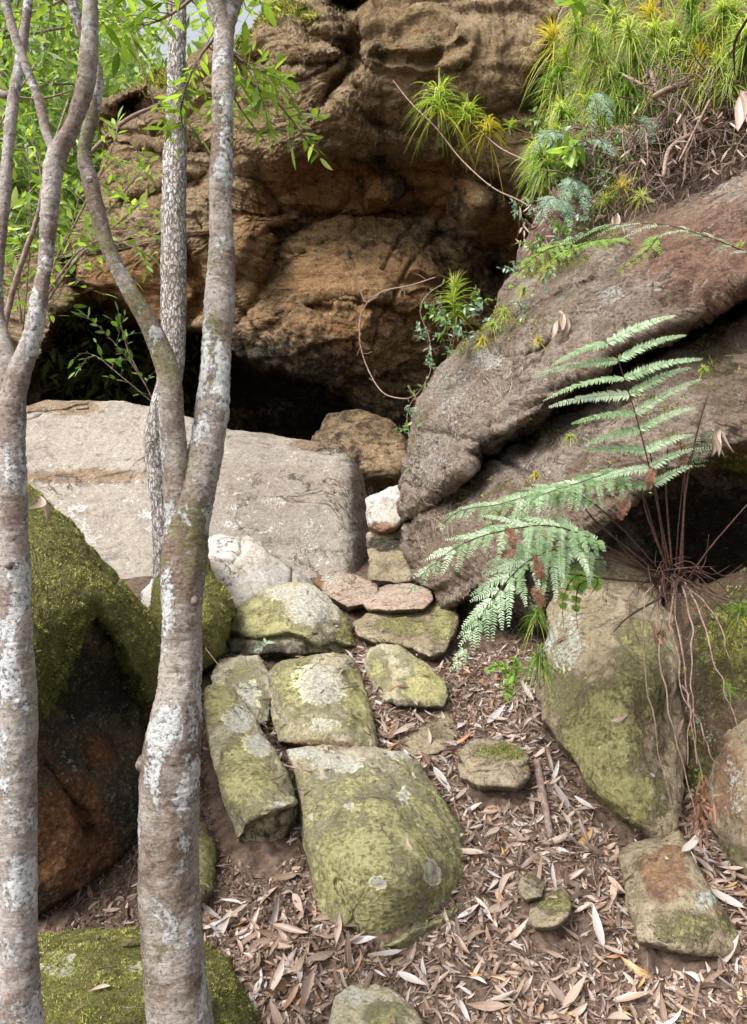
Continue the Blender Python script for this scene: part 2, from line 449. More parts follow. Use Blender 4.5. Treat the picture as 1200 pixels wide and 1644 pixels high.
ROCKS = []      # (object, verts, quads) for leaf dropping
def rock(name, outline, ctrl, mat, edge=0.15, thick=0.3, k=2.5, n=None, centre=None, feats=(), paint=(), disp=0.02, freq=6.0, fine=0.006,
         strata=0.0, seed=0, rnd=2.0, topmoss=0.0, mid=0.0, tilt=0.0, ledge=0.0, frac=0.0, label=None, cat='rock', group=None, kind=None, planes=None, warp=0.0, drop=True):
    o = np.array(outline, float)
    lo, hi = o.min(0), o.max(0)
    c = np.array(centre, float) if centre else (lo + hi) / 2
    if n is None: n = int(np.clip(max(hi - lo) / 2.0, 50, 260))
    # outline radius by angle
    m = 1440; th = np.linspace(-np.pi, np.pi, m, endpoint=False); r = np.zeros(m)
    for a, b in zip(o, np.roll(o, -1, 0)):
        e = b - a; dx, dy = np.cos(th), np.sin(th)
        den = dx * e[1] - dy * e[0]
        den = np.where(np.abs(den) < 1e-9, 1e-9, den)
        t = ((a[0] - c[0]) * e[1] - (a[1] - c[1]) * e[0]) / den
        s = ((a[0] - c[0]) * dy - (a[1] - c[1]) * dx) / den
        ok = (t > 0) & (s >= -1e-6) & (s <= 1 + 1e-6)
        r = np.where(ok, np.maximum(r, t), r)
    kn = int(max(1, rnd * m / 360)) * 2 + 1
    ker = np.hanning(kn + 2)[1:-1]; ker /= ker.sum()
    r = np.convolve(np.concatenate([r[-kn:], r, r[:kn]]), ker, 'same')[kn:-kn]
    # uneven edge
    r = r * (1 + 0.018 * fbm(np.stack([np.cos(th) * 4, np.sin(th) * 4, 0 * th + seed * 7.3], -1), 5, 0.6, seed))
    rf = lambda t: np.interp(t, np.concatenate([th, [np.pi]]), np.concatenate([r, r[:1]]))
    g = np.linspace(-1, 1, n); a, b = np.meshgrid(g, g)
    s = np.maximum(np.abs(a), np.abs(b))
    big = np.abs(a) > np.abs(b)
    with np.errstate(all='ignore'):
        ang = np.where(big, (np.pi / 4) * b / np.where(a == 0, 1, a), np.pi / 2 - (np.pi / 4) * a / np.where(b == 0, 1, b))
    sgn = np.where(big, np.sign(a), np.sign(b)); ang = np.where(sgn < 0, ang + np.pi, ang)
    ang = (ang + np.pi) % (2 * np.pi) - np.pi
    s = 1 - (1 - s) ** 1.35
    u = c[0] + s * rf(ang) * np.cos(ang); v = c[1] + s * rf(ang) * np.sin(ang)
    if planes:
        inv = []
        for pl in planes:
            q = np.array(pl, float); A = np.hstack([q[:, :2], np.ones((len(q), 1))])
            co_, *_ = np.linalg.lstsq(A, 1 / q[:, 2], rcond=None)
            inv.append(co_[0] * u + co_[1] * v + co_[2])
        inv = np.array(inv); kk = 120.0
        Y = 1 / (-np.log(np.exp(-kk * (inv - inv.min(0))).sum(0)) / kk + inv.min(0))
    else:
        f0 = tps(ctrl); Y = f0(u, v)
    for ft in feats:
        kd = ft[0]
        wob = 1.0
        if kd in ('groove', 'ridge'):
            _, pts, wd, amp = ft
            dd = polydist(u, v, pts, False) + 6 * vn(np.stack([u / 25, v / 25, 0 * u + seed], -1))
            Y = Y + (1 if kd == 'groove' else -1) * amp * np.exp(-(dd / wd) ** 2)
        elif kd == 'step':         # surface right/below of the line is set back by amp just past the line, recovering over wd2
            _, pts, w1, w2, amp = ft
            dd = sideof(u, v, pts) + 5 * vn(np.stack([u / 30, v / 30, 0 * u + seed + 5], -1))
            Y = Y + amp * sstep(-w1 * 0.5, w1 * 0.5, dd) * np.exp(-np.maximum(dd, 0) / w2)
        elif kd == 'region':       # inside polygon pushed back by amp (negative = bulge)
            _, pts, wd, amp = ft
            dd = polydist(u, v, pts, True) + 0.25 * wd * vn(np.stack([u / 30, v / 30, 0 * u + seed + 9], -1))
            Y = Y + amp * sstep(wd * 0.5, -wd * 0.5, dd)
        elif kd == 'bulge':
            _, (cu, cv, ru, rv, rot), amp = ft
            du, dv = u - cu, v - cv; cr, sr = math.cos(rot), math.sin(rot)
            q = ((du * cr + dv * sr) / ru) ** 2 + ((-du * sr + dv * cr) / rv) ** 2
            Y = Y - amp * np.sqrt(np.clip(1 - q, 0, 1))
    Yb = Y.copy()
    Y = Y + edge * (1 - np.clip(1 - s ** k, 0, 1) ** (1 / k))
    X3 = P(u, v, Y)
    # displacement
    du = np.gradient(X3, axis=1); dv = np.gradient(X3, axis=0)
    N = norm(np.cross(du, dv)); sg0 = -1.0 if N[..., 1].mean() > 0 else 1.0; N = N * sg0
    q = X3 + seed * 5.17
    qs = q + warp * np.stack([fbm(q * 1.1, 3, seed=seed + 40), fbm(q * 1.1 + 9, 3, seed=seed + 41), fbm(q * 1.1 + 17, 3, seed=seed + 42)], -1)
    dsp = disp * fbm(qs * freq * 0.35, 6, 0.55, seed) + disp * 0.5 * ridged(qs * freq, 4, 0.5, seed + 11) + fine * fbm(q * 45, 4, 0.6, seed + 20)
    if mid: dsp = dsp - mid * ridged(qs * 5.5, 5, 0.6, seed + 80) + mid * 0.7 * fbm(qs * 11, 4, 0.6, seed + 84)
    if strata:
        ct_, st_ = math.cos(tilt), math.sin(tilt)
        qs = np.stack([qs[..., 0] * ct_ + qs[..., 2] * st_, qs[..., 1], -qs[..., 0] * st_ + qs[..., 2] * ct_], -1)
        st = fbm(qs * np.array([0.9, 0.9, 9.0]), 5, 0.6, seed + 30)
        st2 = ridged(qs * np.array([1.6, 1.6, 22.0]), 3, 0.5, seed + 33)
        dsp = dsp + strata * (st + 0.25 * st2)
        if ledge:      # bedding ledges: each bed stands proud and breaks off sharply underneath
            for fr, am in ((2.3, 1.0), (5.9, 0.45)):
                tt_ = qs[..., 2] * fr + 0.9 * fbm(qs * np.array([0.5, 0.5, 0.9]), 3, seed=seed + 90) + 0.12 * fbm(qs * 4, 3, seed=seed + 91)
                fr_ = tt_ - np.floor(tt_)
                gate = sstep(-0.15, 0.35, fbm(qs * 0.9 + 31 * fr, 3, seed=seed + 92))
                dsp = dsp + ledge * am * gate * (np.minimum(1 - fr_, fr_ * 9) - 0.5)
        if frac:       # a few straight fracture planes
            for k_ in range(9):
                g_ = np.random.default_rng(seed * 50 + k_); nn_ = norm(g_.normal(size=3) * [1, 0.4, 0.8]); c_ = q.reshape(-1, 3).mean(0) + g_.normal(size=3) * q.reshape(-1, 3).std(0)
                dd_ = np.abs((q - c_) @ nn_ + 0.05 * fbm(q * 2.5, 4, 0.6, seed + 70 + k_)); gate = sstep(0.0, 0.3, fbm(q * 0.8 + k_ * 9, 2, seed=seed + 95))
                dsp = dsp - frac * gate * np.exp(-(dd_ / 0.018) ** 2)
    X3 = X3 + N * dsp[..., None]
    du = np.gradient(X3, axis=1); dv = np.gradient(X3, axis=0)
    N2 = norm(np.cross(du, dv)) * sg0
    # boundary loop, ordered
    idx = np.arange(n * n).reshape(n, n)
    bl = np.concatenate([idx[0, :-1], idx[:-1, -1], idx[-1, :0:-1], idx[:0:-1, 0]])
    uf, vf, yf, xf = u.ravel(), v.ravel(), Yb.ravel() + edge, X3.reshape(-1, 3)
    rings = 14; tt = (np.arange(1, rings + 1) / (rings + 1)) * np.pi / 2
    BV = []
    base = P(uf[bl], vf[bl], yf[bl]); jit = xf[bl] - base
    cc = P(c[0], c[1], yf[bl].mean())
    for t in tt:
        sc = math.cos(t) ** (2 / 2.6); dp = math.sin(t) ** (2 / 2.6) * thick
        q = cc + (base - cc) * sc + jit * (1 - t / 2)
        f_ = (q[:, 1] + dp) / q[:, 1]
        q = np.stack([q[:, 0] * f_, q[:, 1] + dp, CZ + (q[:, 2] - CZ) * f_ - 0.25 * dp], -1)
        q = q + 0.5 * disp * np.stack([vn(q * 4 + j * 7, seed) for j in range(3)], -1)
        BV.append(q)
    V = np.vstack([xf] + BV + [cc + np.array([0, thick, 0])])
    Qf = np.stack([idx[:-1, :-1], idx[1:, :-1], idx[1:, 1:], idx[:-1, 1:]], -1).reshape(-1, 4)
    L = len(bl); rows = [bl] + [n * n + i * L + np.arange(L) for i in range(rings)]
    Qb = []
    for r0, r1 in zip(rows[:-1], rows[1:]):
        Qb.append(np.stack([r0, np.roll(r0, -1), np.roll(r1, -1), r1], -1))
    last = rows[-1]; cv_ = len(V) - 1
    Tb = np.stack([last, np.roll(last, -1), np.full(L, cv_)], -1)
    Q = np.vstack([Qf] + Qb)
    # paint
    pm = np.zeros((n * n, 4)); ch = {'moss': 0, 'lichen': 1, 'ochre': 2, 'dark': 3}  # dark: stains and mottling, plus shade painted into hollows and undersides
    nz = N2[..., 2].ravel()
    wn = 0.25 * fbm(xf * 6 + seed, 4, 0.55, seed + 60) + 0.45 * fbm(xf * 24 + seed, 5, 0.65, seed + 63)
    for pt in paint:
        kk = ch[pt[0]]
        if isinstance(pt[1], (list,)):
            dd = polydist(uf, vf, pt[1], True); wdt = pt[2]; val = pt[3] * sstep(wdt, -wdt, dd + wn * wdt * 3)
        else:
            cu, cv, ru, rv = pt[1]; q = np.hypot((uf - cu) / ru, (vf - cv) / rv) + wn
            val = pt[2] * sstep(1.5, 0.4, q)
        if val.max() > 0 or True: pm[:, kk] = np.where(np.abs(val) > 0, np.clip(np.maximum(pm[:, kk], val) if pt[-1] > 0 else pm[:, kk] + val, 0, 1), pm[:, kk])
    if topmoss: pm[:, 0] = np.clip(pm[:, 0] + topmoss * sstep(0.15, 0.75, nz + wn * 0.8), 0, 1)
    PM = np.vstack([pm] + [pm[bl]] * rings + [pm[bl[:1]]])
    ob = mesh_obj(name, V, [Q, Tb], mat, attrs={'paint': PM})
    if label: tag(ob, label, cat, group, kind)
    elif kind: ob['kind'] = kind
    ROCKS.append(dict(o=ob, V=V, Q=Qf, N=N2.reshape(-1, 3), pm=pm, front=n * n, drop=drop, uv=(uf, vf)))
    return ob

def moss_on(ob, count, L=0.008, mat=None, sel=None, name='moss', thresh=0.35):
    rk = [r for r in ROCKS if r['o'] is ob][0]
    Q = rk['Q']; V = rk['V']; w_ = rk['pm'][Q[:, 0], 0]
    nn = fbm(V[Q[:, 0]] * 12, 4, 0.6, 77)
    w_ = np.clip(w_ + 0.9 * nn - thresh, 0, 0.6) * (w_ > 0.05)
    ar = np.linalg.norm(np.cross(V[Q[:, 2]] - V[Q[:, 0]], V[Q[:, 3]] - V[Q[:, 1]]), axis=1)
    if sel is not None: w_ = w_ * sel(rk['uv'][0][Q[:, 0]], rk['uv'][1][Q[:, 0]])
    p = w_ * ar
    if p.sum() <= 0: return None
    f = rng.choice(len(Q), count, p=p / p.sum())
    a, b = rng.random(count)[:, None], rng.random(count)[:, None]
    q = Q[f]; B = (V[q[:, 0]] * (1 - a) + V[q[:, 1]] * a) * (1 - b) + (V[q[:, 3]] * (1 - a) + V[q[:, 2]] * a) * b
    Nn = rk['N'][q[:, 0]]
    dr = norm(Nn + 0.75 * rvec(count) + np.array([0, 0, 0.25]))
    sd = norm(np.cross(dr, rvec(count)))
    cush = np.clip(0.7 + 1.1 * fbm(B * 30, 3, 0.6, 78), 0.25, 1.6)
    l = (L * (0.5 + rng.random(count)) * cush)[:, None]
    w2 = l * 0.42
    B = B - Nn * L * 0.2
    Vt = np.stack([B - sd * w2 * 0.6, B + sd * w2 * 0.6, B + dr * l + sd * w2 * 0.2], 1).reshape(-1, 3)
    T = np.arange(3 * count).reshape(-1, 3)
    ac = Acc(); ac.add(Vt, None, T, np.repeat(np.clip(0.25 + 0.30 * cush + 0.35 * nn[f] + 0.28 * rng.normal(size=count), 0, 1), 3))
    m = mesh_obj(name, np.concatenate(ac.V), [ac.T[0]], mat, ob, attrs={'rnd': np.concatenate(ac.r)})
    return m

# ------------------------------------------------------------------ materials in use
m_cliff = rock_mat('cliff_sandstone', (0.36, 0.245, 0.125), (0.52, 0.385, 0.235), (0.22, 0.14, 0.07), strata=0.45, speck=0.12, bd=2.2, crs=0.4,
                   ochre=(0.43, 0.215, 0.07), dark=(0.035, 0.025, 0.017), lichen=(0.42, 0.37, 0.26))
m_slab = rock_mat('slab_sandstone', (0.40, 0.35, 0.30), (0.45, 0.395, 0.33), (0.33, 0.28, 0.235), strata=0.35, grain=0.6, speck=0.9, crs=0.5, ochre=(0.30, 0.20, 0.11), lichen=(0.72, 0.72, 0.70))
m_bould = rock_mat('boulder_sandstone', (0.285, 0.21, 0.155), (0.42, 0.35, 0.295), (0.18, 0.12, 0.08), strata=0.7, tilt=-0.5, speck=0.6, bd=1.5, crs=0.8, ochre=(0.25, 0.12, 0.07), lichen=(0.52, 0.52, 0.49))
m_step = rock_mat('step_sandstone', (0.50, 0.45, 0.29), (0.60, 0.54, 0.40), (0.42, 0.37, 0.21), speck=0.3, grain=0.8, moss=(0.38, 0.355, 0.11), moss2=(0.64, 0.60, 0.29), mossmix=0.8, ochre=(0.30, 0.17, 0.10), lichen=(0.62, 0.60, 0.53))
m_white = rock_mat('pale_sandstone', (0.74, 0.71, 0.67), (0.64, 0.59, 0.52), (0.52, 0.45, 0.37), grain=0.5, speck=0.2, ochre=(0.42, 0.22, 0.12))
m_pink = rock_mat('pink_sandstone', (0.50, 0.36, 0.28), (0.56, 0.44, 0.35), (0.38, 0.26, 0.19), speck=0.2)
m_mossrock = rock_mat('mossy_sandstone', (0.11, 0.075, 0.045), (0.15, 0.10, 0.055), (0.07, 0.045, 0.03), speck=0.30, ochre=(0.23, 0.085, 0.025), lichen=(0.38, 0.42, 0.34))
m_low = rock_mat('lower_sandstone', (0.36, 0.29, 0.18), (0.46, 0.38, 0.26), (0.25, 0.19, 0.115), speck=0.4, grain=0.9, moss=(0.30, 0.285, 0.085), moss2=(0.52, 0.49, 0.22), mossmix=0.8, ochre=(0.32, 0.17, 0.09), lichen=(0.50, 0.56, 0.52))
m_soil = plain_mat('dark_soil', (0.05, 0.032, 0.022), (0.135, 0.092, 0.068), 22.0, 0.95, 0.9)
m_mosstuft = leaf_mat('moss_tufts', [(0.0, (0.04, 0.04, 0.012)), (0.35, (0.14, 0.145, 0.035)), (0.65, (0.29, 0.29, 0.075)), (1.0, (0.52, 0.50, 0.20))], 0.25, 0.8)
m_litter = leaf_mat('dry_leaf', [(0.0, (0.085, 0.05, 0.035)), (0.22, (0.21, 0.135, 0.10)), (0.45, (0.29, 0.205, 0.155)), (0.62, (0.38, 0.295, 0.245)), (0.72, (0.27, 0.15, 0.085)), (0.80, (0.36, 0.325, 0.31)),
                                 (0.90, (0.50, 0.44, 0.41)), (0.965, (0.37, 0.17, 0.07)), (1.0, (0.40, 0.27, 0.10))], 0.12, 0.36, (1.1, 0.8, 0.6), 0.35, 0.5)
m_fern = leaf_mat('fern_green', [(0.0, (0.12, 0.20, 0.08)), (0.5, (0.24, 0.345, 0.185)), (1.0, (0.42, 0.51, 0.36))], 0.30, 0.42, (1.2, 1.5, 0.7), 0.0, 0.6)
m_fern_g = leaf_mat('fern_fresh_green', [(0.0, (0.14, 0.27, 0.04)), (1.0, (0.30, 0.46, 0.09))], 0.4, 0.45, (1.3, 1.5, 0.5))
m_fern_dead = leaf_mat('dead_fern', [(0.0, (0.14, 0.065, 0.04)), (1.0, (0.29, 0.16, 0.105))], 0.2, 0.7, (1.2, 0.8, 0.5))
m_stem = plain_mat('fern_stem', (0.035, 0.018, 0.014), (0.09, 0.045, 0.03), 60, 0.5)
m_deadstem = plain_mat('dead_stem', (0.16, 0.10, 0.075), (0.30, 0.21, 0.165), 60, 0.7)
m_rootlet = plain_mat('rootlet', (0.30, 0.22, 0.17), (0.50, 0.42, 0.36), 60, 0.8)
m_twig = plain_mat('twig_bark', (0.13, 0.085, 0.065), (0.27, 0.20, 0.17), 50, 0.85)
m_canopy = leaf_mat('bright_leaf', [(0.0, (0.07, 0.13, 0.025)), (0.35, (0.17, 0.28, 0.05)), (0.75, (0.31, 0.43, 0.10)), (1.0, (0.48, 0.57, 0.24))], 0.42, 0.4, (1.5, 1.6, 0.5))
m_canopy_d = leaf_mat('shade_leaf', [(0.0, (0.06, 0.13, 0.03)), (0.6, (0.15, 0.27, 0.06)), (1.0, (0.30, 0.42, 0.16))], 0.35, 0.4, (1.4, 1.6, 0.5))
m_far = leaf_mat('far_leaf', [(0.0, (0.10, 0.16, 0.06)), (0.6, (0.26, 0.36, 0.13)), (1.0, (0.52, 0.58, 0.34))], 0.5, 0.5, (1.4, 1.5, 0.6))
m_grass = leaf_mat('tuft_blade', [(0.0, (0.11, 0.17, 0.035)), (0.45, (0.24, 0.34, 0.07)), (0.8, (0.42, 0.49, 0.14)), (1.0, (0.60, 0.60, 0.32))], 0.45, 0.4, (1.4, 1.5, 0.5))
m_grass_y = leaf_mat('tuft_blade_yellow', [(0.0, (0.32, 0.32, 0.04)), (1.0, (0.60, 0.52, 0.10))], 0.4, 0.4, (1.4, 1.3, 0.5))
m_grass_d = leaf_mat('tuft_blade_deep', [(0.0, (0.07, 0.14, 0.02)), (1.0, (0.22, 0.34, 0.07))], 0.35, 0.4, (1.4, 1.5, 0.5))
m_blue = leaf_mat('bluish_leaf', [(0.0, (0.12, 0.21, 0.13)), (1.0, (0.36, 0.47, 0.36))], 0.3, 0.35, (1.2, 1.4, 0.9), 0, 0.6)
m_smooth = bark_mat('smooth_bark', (0.185, 0.135, 0.10), (0.39, 0.35, 0.31), (0.66, 0.68, 0.68), (0.22, 0.21, 0.08), 1.2, 0.72, 0.6, pth=0.535)
m_smooth_b = bark_mat('pale_bark', (0.235, 0.18, 0.15), (0.43, 0.39, 0.36), (0.70, 0.71, 0.72), (0.22, 0.23, 0.10), 1.2, 0.72, 0.25, pth=0.52)
m_rough = bark_mat('fissured_bark', (0.38, 0.335, 0.30), (0.52, 0.48, 0.45), (0.62, 0.63, 0.62), (0.25, 0.26, 0.14), 0.4, 0.5, 0.1, fissure=True)
m_farbark = plain_mat('far_bark', (0.16, 0.12, 0.10), (0.34, 0.29, 0.26), 20)

# ------------------------------------------------------------------ ground: one sheet from the gully out to the hills
def gz(x, y):
    x = np.asarray(x, float); y = np.asarray(y, float)
    t = np.clip(y, 1.2, 5.6)
    z = (t - 2.3) * 0.4 - 0.05 - 0.16 * np.clip(t - 4.0, 0, 2)
    z = z + np.where(y < 1.2, (y - 1.2) * 0.12, 0) + np.where(y > 5.6, (np.minimum(y, 9) - 5.6) * 0.10, 0) + np.where(y > 9, (np.minimum(y, 120) - 9) * 0.16, 0)
    near = np.exp(-(np.maximum(0, np.hypot(x - 0.3, y - 3) - 3) / 3) ** 2)
    p = np.stack([x, y, 0 * x], -1)
    z = z + 0.035 * fbm(p * 1.6, 3, seed=3) * near + 0.022 * fbm(p * 9, 4, 0.6, seed=5) * near + (1 - near) * 0.8 * fbm(p * 0.12, 4, seed=8) * np.clip(np.hypot(x, y) / 20, 0, 1)
    z = z - 0.30 * np.exp(-(((x + 1.2) / 0.55) ** 2 + ((y - 3.1) / 0.6) ** 2) ** 1.5)
    return z
gx = np.concatenate([-np.geomspace(150, 1.9, 50), np.linspace(-1.85, 2.2, 380), np.geomspace(2.25, 150, 50)])
gy = np.concatenate([-np.geomspace(80, 0.1, 30), np.linspace(0.0, 1.2, 20), np.linspace(1.22, 5.4, 360), np.geomspace(5.45, 220, 70)])
GX, GY = np.meshgrid(gx, gy)
GZ = gz(GX, GY)
clod = 0.018 * ridged(np.stack([GX, GY, GZ], -1) * 28, 3, 0.5, 9)
GZ = GZ + clod * ((np.abs(GX) < 2.2) & (GY > 1.2) & (GY < 5.5))
gi = np.arange(GX.size).reshape(GX.shape)
GQ = np.stack([gi[:-1, :-1], gi[:-1, 1:], gi[1:, 1:], gi[1:, :-1]], -1).reshape(-1, 4)
GV = np.stack([GX, GY, GZ], -1).reshape(-1, 3)
ground = mesh_obj('ground', GV, [GQ], m_soil, origin=(0, 0, 0))
ground['kind'] = 'structure'

def ground_depth(v):      # depth at which the gully floor shows at picture row v
    return 2.42 / (0.4 + (v - 822) / F)

# ------------------------------------------------------------------ the cliff with its overhang and cave
cliff_out = [(470, -20), (395, 55), (385, 95), (330, 75), (262, 118), (215, 140), (170, 165), (182, 230), (165, 300), (120, 370), (60, 420), (-60, 440), (-330, 470), (-520, 620), (-430, 900), (0, 980),
             (700, 1050), (1300, 1000), (1600, 700), (1650, 200), (1500, -500), (1000, -750), (600, -650), (500, -300)]
CL = [(470, -10, 7.6), (600, 0, 7.3), (600, -500, 8.0), (1000, -500, 8), (1500, -400, 8), (1500, 300, 7), (1500, 900, 7.5), (760, 40, 7.1), (900, 90, 7.2), (1050, 200, 6.9), (410, 70, 7.9), (480, 130, 7.6),
      (600, 160, 7.5), (720, 210, 7.55), (850, 270, 7.4), (930, 330, 7.3), (400, 180, 7.9), (300, 150, 8.3), (200, 190, 8.8), (330, 260, 8.1), (220, 300, 8.5), (130, 400, 8.9), (0, 470, 9.0), (-300, 520, 9.0),
      (100, 520, 9.0), (320, 400, 8.5), (400, 330, 8.25), (480, 270, 8.0), (500, 330, 8.75), (600, 290, 8.45), (640, 350, 8.95), (700, 290, 8.3), (760, 330, 8.2), (860, 360, 7.9), (450, 400, 8.75), (560, 400, 8.65),
      (480, 480, 8.5), (600, 470, 8.45), (700, 440, 8.75), (790, 430, 9.3), (800, 560, 9.4), (560, 570, 8.7), (420, 560, 8.75), (640, 620, 9.1), (300, 520, 9.0), (200, 500, 9.2), (0, 900, 10), (600, 1000, 10), (1200, 950, 9)]
cave_poly = [(30, 660), (70, 600), (95, 540), (110, 505), (150, 480), (200, 500), (245, 520), (300, 540), (345, 530), (380, 575), (430, 597), (480, 603), (520, 612), (556, 634), (572, 668), (590, 760), (590, 1000), (-100, 1100)]
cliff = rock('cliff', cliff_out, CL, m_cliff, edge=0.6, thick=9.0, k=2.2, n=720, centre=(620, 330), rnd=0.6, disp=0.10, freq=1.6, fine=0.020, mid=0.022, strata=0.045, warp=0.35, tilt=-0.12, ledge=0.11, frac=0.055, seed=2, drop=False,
     feats=[('region', cave_poly, 26, 4.2),
            # great undercut below the upper ledge
            ('step', [(300, 245), (400, 262), (470, 262), (540, 250), (620, 232), (700, 245), (800, 285), (900, 330)], 40, 90, 0.30),
            ('step', [(380, 410), (420, 440), (455, 400), (500, 355), (560, 350), (620, 335), (655, 320), (700, 345), (730, 375)], 30, 60, -0.0),
            ('groove', [(420, 290), (450, 330), (452, 380), (440, 420), (452, 395), (500, 350), (570, 352), (640, 338)], 12, 0.16),
            ('groove', [(640, 338), (700, 340), (735, 380), (790, 400), (800, 440)], 13, 0.20),
            ('bulge', (625, 315, 36, 26, 0.3), 0.28), ('bulge', (755, 325, 42, 34, 0.2), 0.30), ('bulge', (800, 345, 60, 28, 0.6), 0.25),
            ('bulge', (405, 395, 34, 52, -0.35), 0.40), ('bulge', (372, 390, 30, 60, 0.1), 0.15), ('bulge', (505, 320, 55, 30, -0.4), 0.16),
            ('bulge', (570, 470, 220, 130, 0.1), 0.14), ('groove', [(700, 380), (730, 450), (720, 540)], 12, 0.15), ('groove', [(390, 520), (430, 450), (500, 400), (560, 380)], 8, 0.10), ('groove', [(400, 560), (470, 500), (560, 480), (650, 500)], 9, 0.08), ('bulge', (470, 560, 100, 70, 0.2), 0.18),
            ('groove', [(300, 300), (345, 330), (375, 355)], 12, 0.14), ('groove', [(170, 200), (230, 215), (330, 235), (420, 250)], 12, 0.16),
            ('groove', [(200, 330), (260, 310), (330, 285)], 10, 0.20), ('groove', [(100, 390), (115, 440), (135, 480)], 9, 0.25), ('groove', [(300, 410), (330, 470), (300, 520)], 10, 0.2),
            ('groove', [(560, -40), (575, 60), (560, 110), (520, 165)], 13, 0.22), ('groove', [(905, 40), (900, 110), (880, 140), (850, 170)], 12, 0.35), ('bulge', (800, 100, 105, 75, -0.3), 0.22),
            ('groove', [(440, 45), (500, 60), (560, 75)], 8, 0.10), ('groove', [(400, 90), (470, 105), (540, 100)], 8, 0.10), ('groove', [(600, 90), (680, 100), (740, 70)], 9, 0.10),
            ('groove', [(600, 195), (660, 215), (740, 230)], 8, 0.12), ('groove', [(560, 250), (640, 265), (720, 270), (800, 300)], 8, 0.10), ('bulge', (490, 60, 90, 60, -0.5), 0.2), ('bulge', (660, 60, 110, 60, 0.1), 0.18),
            ('bulge', (560, 0, 40, 22, 0), -0.5), ('bulge', (140, 560, 60, 90, 0.3), -0.4), ('groove', [(160, 190), (250, 130), (262, 118)], 10, 0.15), ('bulge', (215, 175, 45, 25, -0.5), -0.55)],
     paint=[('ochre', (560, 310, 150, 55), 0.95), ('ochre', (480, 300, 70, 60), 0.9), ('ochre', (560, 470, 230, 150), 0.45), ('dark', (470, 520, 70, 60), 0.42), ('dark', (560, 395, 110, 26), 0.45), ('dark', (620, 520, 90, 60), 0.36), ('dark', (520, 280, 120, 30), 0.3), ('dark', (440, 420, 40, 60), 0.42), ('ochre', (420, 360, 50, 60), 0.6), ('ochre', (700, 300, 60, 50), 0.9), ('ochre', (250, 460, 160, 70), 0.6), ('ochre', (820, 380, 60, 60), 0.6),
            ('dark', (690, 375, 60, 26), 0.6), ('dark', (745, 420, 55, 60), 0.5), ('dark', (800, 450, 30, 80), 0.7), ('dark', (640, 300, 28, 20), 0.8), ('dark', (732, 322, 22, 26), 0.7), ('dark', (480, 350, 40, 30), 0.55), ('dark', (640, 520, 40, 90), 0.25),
            ('dark', (600, 625, 60, 25), 0.35), ('dark', (300, 600, 320, 75), 1.0), ('dark', (560, 720, 220, 100), 1.0), ('dark', (300, 760, 300, 90), 1.0), ('dark', (700, 760, 150, 130), 1.0), ('dark', (130, 600, 60, 120), 1.0),  # shade of the cave interior painted dark into the stone colour
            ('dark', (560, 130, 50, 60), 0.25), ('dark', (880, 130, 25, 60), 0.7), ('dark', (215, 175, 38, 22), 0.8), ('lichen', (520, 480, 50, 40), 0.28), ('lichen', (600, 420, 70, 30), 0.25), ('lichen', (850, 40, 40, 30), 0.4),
            ('moss', (430, 25, 75, 18), 1.0), ('moss', (250, 130, 60, 14), 1.0), ('moss', (395, 70, 20, 30), 0.9), ('moss', (560, 500, 60, 30), 0.15)],
     label='huge weathered sandstone cliff with orange hollowed overhang above a dark cave', cat='cliff')

# ------------------------------------------------------------------ boulders
slab = rock('slab_boulder', [(38, 655), (75, 644), (200, 645), (300, 668), (372, 690), (430, 698), (470, 706), (540, 714), (566, 738), (582, 765), (590, 800), (592, 925), (590, 945), (540, 960), (380, 985), (150, 985), (-40, 960), (-60, 700)],
     [], m_slab, planes=[[(40, 655, 7.3), (540, 715, 7.0), (590, 940, 5.55), (50, 940, 5.7)], [(575, 760, 6.75), (575, 930, 5.70), (590, 850, 6.75)]], edge=0.09, thick=1.3, k=7, rnd=0.5, n=300, disp=0.03, freq=2.2, fine=0.005, strata=0.012, seed=5,
     feats=[('groove', [(60, 775), (150, 768), (200, 762), (250, 752), (320, 750)], 4, 0.03), ('groove', [(370, 705), (450, 722), (540, 728)], 3, 0.03), ('groove', [(40, 672), (90, 660), (140, 655)], 3, 0.05)],
     paint=[('ochre', (130, 765, 120, 12), 0.8), ('ochre', (100, 655, 70, 14), 0.9), ('ochre', (520, 715, 50, 10), 0.9), ('ochre', (440, 790, 200, 60), 0.3), ('dark', (545, 722, 26, 6), 0.6), ('lichen', (120, 860, 60, 40), 0.42), ('lichen', (240, 825, 26, 13), 0.52), ('lichen', (380, 818, 16, 10), 0.55),
            ('lichen', (372, 844, 18, 9), 0.52), ('lichen', (440, 808, 30, 12), 0.45), ('lichen', (490, 860, 60, 50), 0.36), ('lichen', (130, 815, 22, 11), 0.5), ('lichen', (470, 905, 70, 25), 0.33), ('moss', (200, 655, 160, 12), 0.30), ('moss', (420, 700, 60, 7), 0.42)],
     label='large tilted flat-faced pale boulder spotted with white lichen in front of the cave', cat='boulder')

